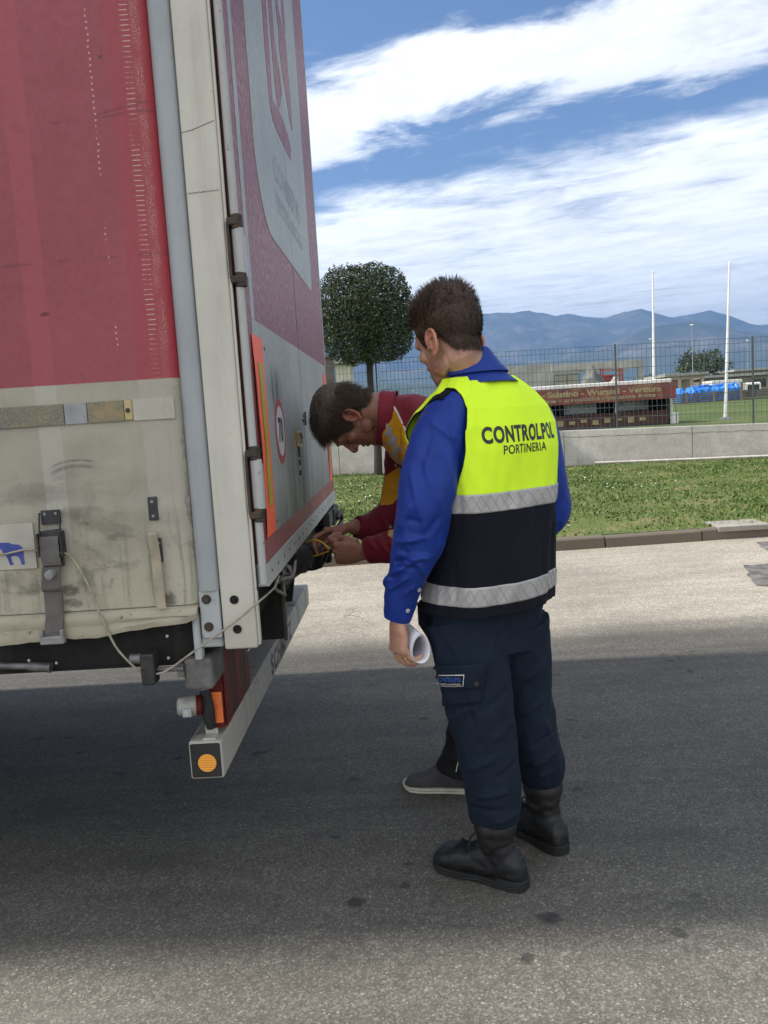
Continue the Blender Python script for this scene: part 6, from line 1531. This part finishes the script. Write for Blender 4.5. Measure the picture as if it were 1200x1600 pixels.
# ---- boots
for A, H, top in ((LA, LH, LL[-1]), (RA, RH, RL[-1])):
    shf = Vector((top.x-A.x, top.y-A.y, min(top.z+.03, .27)))
    g, f_, s_ = shoe_geo(A, H, 1.07, shf, .060, .206, .086, .072, .0555); me = remesh(g, .0042, 4, .5)
    folds(me, [], [((30, 30, 46), .0028, 4.), ((70, 70, 90), .0009, 1.)]); bo = link('boot', me, MATS['boot_leather'], G, 0, 180)
    g = sole_geo(A, f_, s_, 1.07, .026, .03, .211, .090, .0545, 3, .009); so = obj('sole', g, MATS['boot_sole'], bo, .003)
    g = Geo(); out = [(-.091, .014), (-.078, .031), (-.04, .039), (-.012, .039)]; out = out+[(y, -w) for y, w in reversed(out)]
    vs = [A+f_*(y*1.07*k)+s_*(w*1.07*k)+Vector((0, 0, z)) for z, k in ((0, 1.0), (.034, 1.015)) for y, w in out]; n = len(out)
    g.raw(vs, [tuple(reversed(range(n))), tuple(range(n, 2*n))]+[(q, (q+1) % n, n+(q+1) % n, n+q) for q in range(n)]); obj('heel', g, MATS['boot_sole'], bo, .004)
    bb = on_mesh(bo); g = Geo(); L_, R_s = [], []
    def top_at(y, x, z):
        o = A+f_*y+s_*x+Vector((0, 0, z)); hh = bb.find_nearest(o); return hh[0]+hh[1]*.003
    for i in range(9):
        y, z = (.118-.013*i, .105+.010*i) if i < 4 else (.072-.004*(i-4), .140+.024*(i-4))
        w = .024-.0008*i; L_.append(top_at(y+.02, -w, z)); R_s.append(top_at(y+.02, w, z))
    for i in range(8):
        for a, b in ((L_[i], R_s[i+1]), (R_s[i], L_[i+1])):
            m = (a+b)/2; hh = bb.find_nearest(m); g.tube([a, hh[0]+hh[1]*.004, b], .0026, 6, True, 3)
    for q in (L_, R_s):
        for p in q: g.ball(p, .0042, None, 8, 6)
    for sg in (-1, 1): p = top_at(.085, sg*.012, .15); g.tube([p, p+s_*sg*.03+Vector((0, 0, -.012))+f_*.01, p+s_*sg*.045+Vector((0, 0, -.045))+f_*.012], .0024, 6, True, 4)
    obj('laces', g, MATS['piping_black'], bo, 0, 180)
    g = Geo(); rr = []
    for q, k in ((.0, 1.05), (.012, 1.10), (.026, 1.10), (.036, 1.03)):
        c = A+shf*.82+Vector((0, 0, -.02+q)); rr.append([c+f_*(.060*k*cos(a))+s_*(.060*k*sin(a)) for a in [2*pi*i/30 for i in range(30)]])
    g.loft(rr, False); obj('cuff', g, MATS['boot_leather'], bo, 0, 180)
# ---- rolled sheet of paper in the hand
PAX = Vector((-.30, .95, .04)).normalized()
c = GW+Vector((-.05, .02, -1)).normalized()*.090+Vector((.86, .5, 0))*.060
def paper():
    ax = PAX; N0 = Vector((1, 0, 0)); n_ = (N0-ax*N0.dot(ax)).normalized(); dn = ax.cross(n_); dn = dn if dn.z < 0 else -dn
    rr = []; m = 60; a0 = -ax*.085
    for j in range(m+1):
        a = 2*pi*1.45*j/m+2.2; r = .038-.006*j/m
        e = Vector(n_)*(r*cos(a)*.80*(1-.18*sin(a)*-1))+dn*(r*sin(a)*1.28)
        rr.append([c+e-ax*.058, c+e, c+e+ax*.12])
    v = [p for r in rr for p in r]; f = [(3*j+k, 3*j+3+k, 3*j+4+k, 3*j+1+k) for j in range(m) for k in (0, 1)]
    o = link('rolled_paper', fixn(mesh_of(Geo().raw(v, f))), MATS['paper'], None, 0, 60); thick(o, .0005, 0)
    tag(o, 'rolled white sheet of paper held in the guard\'s hanging left hand', 'paper'); return o
paper()
# ------------------------------------------------------------------ the driver bending to the trailer's wiring
D = thing('person', 'man in maroon and yellow jacket bending down over the trailer wiring', 'person', (P(700, 900, Y=3.2).x, 3.2, 0))
DHC = P(544, 655, Y=3.20); DK = 1.05
df = Vector((-.12, .04, -.985)).normalized(); du = Vector((-.985, .02, .11)); du = (du-df*du.dot(df)).normalized(); dr = df.cross(du)
DM_ = frame(DHC, dr, df, du)
# trunk: neck to hips along a bent spine, sections (centre, half height in the picture plane, half width in depth)
SP = [(598, 655, 3.20, .085, .085), (614, 658, 3.20, .108, .10), (636, 668, 3.20, .135, .17), (664, 682, 3.21, .150, .205), (700, 712, 3.22, .152, .205), (735, 762, 3.23, .150, .195), (760, 825, 3.24, .148, .185), (775, 880, 3.25, .150, .180), (778, 925, 3.25, .150, .178)]
def trunk_rings(off, n=44):
    cs = [P(u, v, Y=Y) for u, v, Y, a, b in SP]; out = []
    for i, c in enumerate(cs):
        d = (cs[min(i+1, len(cs)-1)]-cs[max(i-1, 0)]).normalized(); s = Vector((0, 1, 0)); e = s.cross(d).normalized()
        out.append([c+s*((SP[i][4]+off)*math.copysign(abs(cos(a))**.9, cos(a)))+e*((SP[i][3]+off)*math.copysign(abs(sin(a))**.9, sin(a))) for a in [2*pi*k/n for k in range(n)]])
    m = []
    for i in range(len(out)-1):          # a few rings between the stations
        p0, p1, p2, p3 = out[max(i-1, 0)], out[i], out[i+1], out[min(i+2, len(out)-1)]
        for j in range(5):
            t = j/5; t2, t3 = t*t, t*t*t
            m.append([(b*2+(c-a)*t+(a*2-b*5+c*4-d)*t2+(b*3-a-c*3+d)*t3)*.5 for a, b, c, d in zip(p0, p1, p2, p3)])
    return m+[out[-1]]
NA = [P(655, 668, Y=3.04), P(663, 705, Y=2.99), P(668, 760, Y=2.965), P(668, 815, Y=2.96), P(650, 846, Y=2.97), P(622, 853, Y=2.995), P(596, 856, Y=3.02), P(574, 860, Y=3.04)]; NAR = [.075, .084, .080, .074, .071, .066, .056, .047]
FA = [P(640, 668, Y=3.36), P(633, 710, Y=3.40), P(627, 755, Y=3.41), P(618, 795, Y=3.40), P(598, 815, Y=3.37), P(575, 824, Y=3.34), P(556, 823, Y=3.31)]; FAR = [.075, .082, .076, .072, .066, .056, .047]
DLL = [P(775, 925, Y=3.14), P(768, 1000, Y=3.12), P(752, 1060, Y=3.10), P(738, 1120, Y=3.09), P(724, 1175, Y=3.08), P(712, 1208, Y=3.075)]; DLR = [.105, .10, .088, .080, .078, .080]
DRL = [P(785, 925, Y=3.36), P(790, 1000, Y=3.38), P(788, 1060, Y=3.39), P(784, 1110, Y=3.40), P(778, 1160, Y=3.40), P(775, 1180, Y=3.40)]; DRR = [.105, .10, .088, .080, .078, .080]
DLA = Vector((P(712, 1225, Y=3.075).x, 3.075, 0)); DLH = Vector((-.97, .22, 0)); DRA = Vector((P(775, 1200, Y=3.40).x, 3.40, 0)); DRH = Vector((-.95, .3, 0))
NW, FW = P(570, 862, Y=3.05), P(549, 823, Y=3.30)
def driver_body():
    g = Geo(); g.loft(trunk_rings(-.035)); head_geo(g, DM_, DK)
    g.tube([DM_ @ (Vector((0, -.034, -.05))*DK), DM_ @ (Vector((0, -.038, -.10))*DK), P(612, 655, Y=3.20), P(640, 668, Y=3.20)], [.067, .068, .076, .09], 24, True, 4)
    limb(g, NA[:-1]+[NW], [r*.6 for r in NAR[:-1]]+[.031], 20); limb(g, FA[:-1]+[FW], [r*.6 for r in FAR[:-1]]+[.031], 20)
    # near hand: a loose fist, back of the hand to the camera, pinching the wires
    o1 = hand_geo(g, NW, (-1, .06, -.02), (-.15, .80, .28), (-.12, -.30, .95), [(52, 70, 40), (58, 74, 42), (62, 76, 44), (64, 76, 44)], (.02, 0, -.02, -.04), [(.85, .25, .45), (.9, -.1, .45), (.85, -.25, .55)], 1.16)
    # far hand: fingers pointing down to the loom, thumb on top
    o2 = hand_geo(g, FW, (-1, -.06, -.10), (.10, -.25, -.96), (.0, -.96, .22), [(20, 48, 30), (26, 52, 30), (32, 54, 32), (38, 54, 32)], (.02, .0, -.02, -.05), [(.8, .35, .35), (.85, .0, .55), (.75, -.1, .75)], 1.1)
    for L_, A in ((DLL, DLA), (DRL, DRA)): limb(g, L_[:-1]+[A+Vector((0, 0, .12))], [.08, .075, .065, .055, .048, .042], 20)
    for A, H in ((DLA, DLH), (DRA, DRH)): g.tube([A+Vector((0, 0, .13)), A+Vector((0, 0, .06)), A+H*.08+Vector((0, 0, .045)), A+H*.15+Vector((0, 0, .035))], [.036, .032, .028, .02], 14, True, 3)
    me = remesh(g, .0034, 3, .5); L = head_fix(me, DM_, DK, None, (.70, .66, .64), 'long')
    return link('body', me, MATS['skin_ruddy'], D, 0, 180), L, o1, o2
db, DL, dh1, dh2 = driver_body()
hair('hair', world_mesh(db), DL, DM_, DK, 'hair_chestnut', db, 'long', 8)
for s in (-1, 1):
    g = Geo(); g.tube([DM_ @ (Vector(p)*DK) for p in ((s*.021, .0855, -.004), (s*.027, .0885, -.0065), (s*.034, .0885, -.0065), (s*.043, .083, -.003))], [.0008, .0013, .0013, .0008], 6, True, 3); obj('eyelashes', g, MATS['piping_black'], db, 0, 180)
    g = Geo(); g.tube([DM_ @ (Vector(p)*DK) for p in ((s*.010, .0955, .024), (s*.026, .0985, .031), (s*.042, .091, .031), (s*.055, .076, .024))], [.0018, .0032, .003, .0012], 6, True, 4); obj('eyebrow', g, MATS['hair_chestnut'], db, 0, 180)
plain('nail_pink', (.50, .30, .24), .3, 0, .05, 10, 0)
g = Geo(); nail(g, dh2[1], (-.2, -.75, .65), .0095); obj('thumbnail', g, MATS['nail_pink'], db, 0, 0)
def jacket():
    g = Geo(); g.loft(trunk_rings(.0)); limb(g, NA, NAR, 32, 5); limb(g, FA, FAR, 32, 5)
    me = remesh(g, .0048, 4, .5); q = lambda u, v, Y=2.95: P(u, v, Y=Y)
    F = [(q(612, 630), q(640, 700), .004, .014), (q(636, 680), q(655, 760), .008, .014), (q(620, 700), q(640, 790), -.008, .014), (q(600, 840), q(640, 868), .007, .012), (q(585, 838), q(612, 870), .006, .010), (q(620, 832), q(650, 872), -.007, .012), (q(575, 840), q(590, 868), .005, .009), (q(640, 830), q(670, 800), .007, .012), (q(655, 720), q(690, 700), .006, .014), (q(610, 760, 3.35), q(640, 780, 3.35), .007, .012), (q(570, 808, 3.3), q(585, 838, 3.3), .006, .010), (q(590, 800, 3.3), q(610, 830, 3.3), -.006, .010)]
    folds(me, F, [((13, 9, 13), .006, 5.), ((32, 22, 32), .0024, 1.)])
    # yellow front panels and sleeve bands are part of the cloth
    for m in ('jacket_maroon', 'jacket_yellow', 'piping_white'): me.materials.append(MATS[m])
    side = PX([(602, 622), (612, 630), (622, 646), (632, 668), (648, 700), (668, 745), (668, 800), (650, 824), (634, 800), (624, 770), (614, 738), (606, 710), (598, 706), (594, 660)], 3.02)
    edge = PX([(602, 622), (612, 630), (622, 646), (632, 668), (648, 700), (650, 698), (634.5, 666), (624.5, 644), (614, 628), (603, 620)], 3.02)
    c1 = PX([(600, 745), (624, 728), (630, 768), (614, 786), (594, 788)], 3.38); c2 = PX([(608, 806), (640, 806), (640, 845), (622, 842), (606, 836)], 2.98)
    for p in me.polygons:
        c = p.center
        if c.y < 3.17:
            if pt_in(c.x, c.z, side) or pt_in(c.x, c.z, c2): p.material_index = 1
        elif c.y > 3.28 and p.normal.y < .3 and pt_in(c.x, c.z, c1): p.material_index = 1
    o = bpy.data.objects.new('jacket', me); COL.objects.link(o); o.parent = D; me.transform(Matrix.Translation(-D.location)); me.shade_smooth(); return o
jk = jacket()
jt = on_mesh(jk)
# stand-up collar
g = Geo(); rr = []; c0 = P(607, 655, Y=3.20); ax = (P(592, 653, Y=3.20)-c0).normalized(); s1 = Vector((0, 1, 0)); s2 = ax.cross(s1).normalized()
for q, k in ((-.02, 1.08), (.0, 1.02), (.02, 1.0), (.036, 1.02), (.040, 1.0), (.036, .95), (.01, .93), (-.01, .95)):
    rr.append([c0+ax*(q+.006*sin(2*a))+s1*(.090*k*cos(a))+s2*(.105*k*sin(a)) for a in [2*pi*i/48 for i in range(48)]])
g.loft(rr, False); me = fixn(mesh_of(g)); folds(me, [], [((30, 20, 30), .003, 2.)]); co_ = link('collar', me, MATS['jacket_maroon'], jk, 0, 70)
# grey checked print on the yellow panel
plain('print_grey', (.36, .35, .36), .6, 0, .15, 40, .1)
def strip_on(name, pl, w, mat):
    g = Geo(); a = [P(u, v, Y=3) for u, v in pl]
    for (u0, v0), (u1, v1) in zip(pl, pl[1:]):
        n = max(2, int(((u1-u0)**2+(v1-v0)**2)**.5/3)); L = ((u1-u0)**2+(v1-v0)**2)**.5; nx, ny = -(v1-v0)/L*w, (u1-u0)/L*w
        pts = []; 
        for i in range(n+1):
            q = i/n; pts += [(u0+(u1-u0)*q-nx, v0+(v1-v0)*q-ny), (u0+(u1-u0)*q+nx, v0+(v1-v0)*q+ny)]
        stuck(g, jt, pts, [(2*i, 2*i+1, 2*i+3, 2*i+2) for i in range(n)], .0022)
    return g
g = Geo()
for pl in ([(604, 662), (612, 690), (622, 722), (632, 756), (640, 786)], [(610, 672), (622, 700), (634, 730), (646, 764), (652, 790)], [(601, 680), (613, 668)], [(604, 694), (621, 684)], [(611, 712), (630, 700)], [(617, 728), (637, 718)], [(624, 748), (645, 738)], [(630, 766), (650, 758)], [(609, 822), (622, 838)], [(620, 815), (632, 836)], [(609, 838), (632, 820)]):
    s_ = strip_on('x', pl, 2.1, ''); g.raw(s_.v, s_.f)
obj('print', g, MATS['print_grey'], jk, 0, 0)
s_ = strip_on('x', [(602, 622), (612, 630), (622, 646), (632, 668), (640, 684), (650, 706)], 1.2, ''); obj('piping', s_, MATS['piping_white'], jk, 0, 0)
def pants():
    g = Geo(); rr = trunk_rings(-.018)[-16:]; g.loft(rr); g.ball(P(780, 935, Y=3.25), (.135, .172, .13), None, 28, 18); limb(g, DLL, DLR, 30, 5); limb(g, DRL, DRR, 30, 5)
    me = remesh(g, .0055, 4, .5); q = lambda u, v, Y=3.0: P(u, v, Y=Y)
    folds(me, [(q(688, 1160), q(735, 1150), .012, .012), (q(685, 1185), q(738, 1190), .012, .012), (q(690, 1172), q(735, 1170), -.010, .010)], [((11, 11, 9), .008, 2.), ((28, 28, 18), .003, 3.)])
    return link('trousers', me, MATS['pants_black'], D, 0, 180)
pt_ = pants(); ptree = on_mesh(pt_)
for pl in ([(721, 1160), (716, 1190), (712, 1208)], [(729, 1160), (727, 1190), (725, 1210)]):
    g = Geo(); pts = []
    for (u0, v0), (u1, v1) in zip(pl, pl[1:]):
        for i in range(8): q = i/8; pts += [(u0+(u1-u0)*q-.5, v0+(v1-v0)*q), (u0+(u1-u0)*q+.5, v0+(v1-v0)*q)]
    stuck(g, ptree, pts, [(2*i, 2*i+1, 2*i+3, 2*i+2) for i in range(len(pts)//2-1)], .003); obj('stripe', g, MATS['piping_white'], pt_, 0, 0)
for A, H in ((DLA, DLH), (DRA, DRH)):
    g, f_, s_ = shoe_geo(A, H, .98, Vector((0, 0, .13)), .050, .205, .085, .052, .050); me = remesh(g, .0042, 4, .5); so = link('shoe', me, MATS['shoe_grey'], D, 0, 180)
    obj('sole', sole_geo(A, f_, s_, .98, .022, .03, .210, .090, .0515, 2, 0), MATS['shoe_sole'], so, .003)
    g = Geo(); st = on_mesh(so); pts = []
    for y, x in ((.06, -.02), (.06, .02), (.10, .02), (.10, -.02)):
        h = st.find_nearest(A+f_*y+s_*x+Vector((0, 0, .14))); pts.append(h[0]+h[1]*.002)
    g.raw(pts+[p-Vector((0, 0, .004)) for p in pts], [(0, 1, 2, 3), (0, 4, 5, 1), (1, 5, 6, 2), (2, 6, 7, 3), (3, 7, 4, 0)]); obj('tongue', g, MATS['shoe_red'], so)
# ------------------------------------------------------------------ wires between the hands and the trailer
def wire(name, pts, r, mat, lab):
    g = Geo(); g.tube([P(u, v, Y=Y) for u, v, Y in pts], r, 8, True, 6); return tag(obj(name, g, MATS[mat], None, 0, 180), lab, 'wire')
wire('wire', [(470, 872, 3.30), (476, 852, 3.24), (490, 844, 3.19), (504, 848, 3.16), (512, 856, 3.14), (522, 862, 3.12)], .0038, 'wire_yellow', 'yellow wire arching up into the bending man\'s far hand')
wire('wire', [(474, 874, 3.24), (484, 871, 3.2), (498, 867, 3.16), (512, 862, 3.13), (522, 860, 3.12)], .0032, 'wire_yellow', 'short straight yellow wire below the arching one')
wire('wire', [(462, 885, 3.3), (478, 890, 3.2), (496, 888, 3.15), (508, 876, 3.13), (514, 864, 3.13), (528, 858, 3.11)], .0045, 'wire_black', 'black wire looping lowest under the trailer door')
wire('wire', [(466, 862, 3.34), (480, 880, 3.26), (494, 882, 3.2), (504, 868, 3.18), (500, 855, 3.2), (512, 850, 3.22), (522, 842, 3.24)], .0045, 'wire_black', 'black wire twisted behind the yellow ones')
c = P(527, 861, Y=3.10); g = Geo(); g.tube([c+Vector((-.03, .0, .006)), c+Vector((-.012, 0, 0)), c+Vector((.012, .0, -.004)), c+Vector((.03, .01, -.006))], [.006, .011, .012, .009], 12, True, 3)
tag(obj('connector', g, MATS['wire_black'], None, 0, 60), 'black plug connector pinched between the bending man\'s hands', 'connector')
g = Geo(); p = P(487, 868, Y=3.36); g.box(p, (.10, .16, .09)); g.cyl(p+Vector((.05, -.03, 0)), p+Vector((.085, -.03, 0)), .03, 18); g.cyl(p+Vector((.0, -.12, -.02)), p+Vector((0, -.06, -.02)), .022, 14); obj('socket_box', g, MATS['chassis_black'], T, .012)
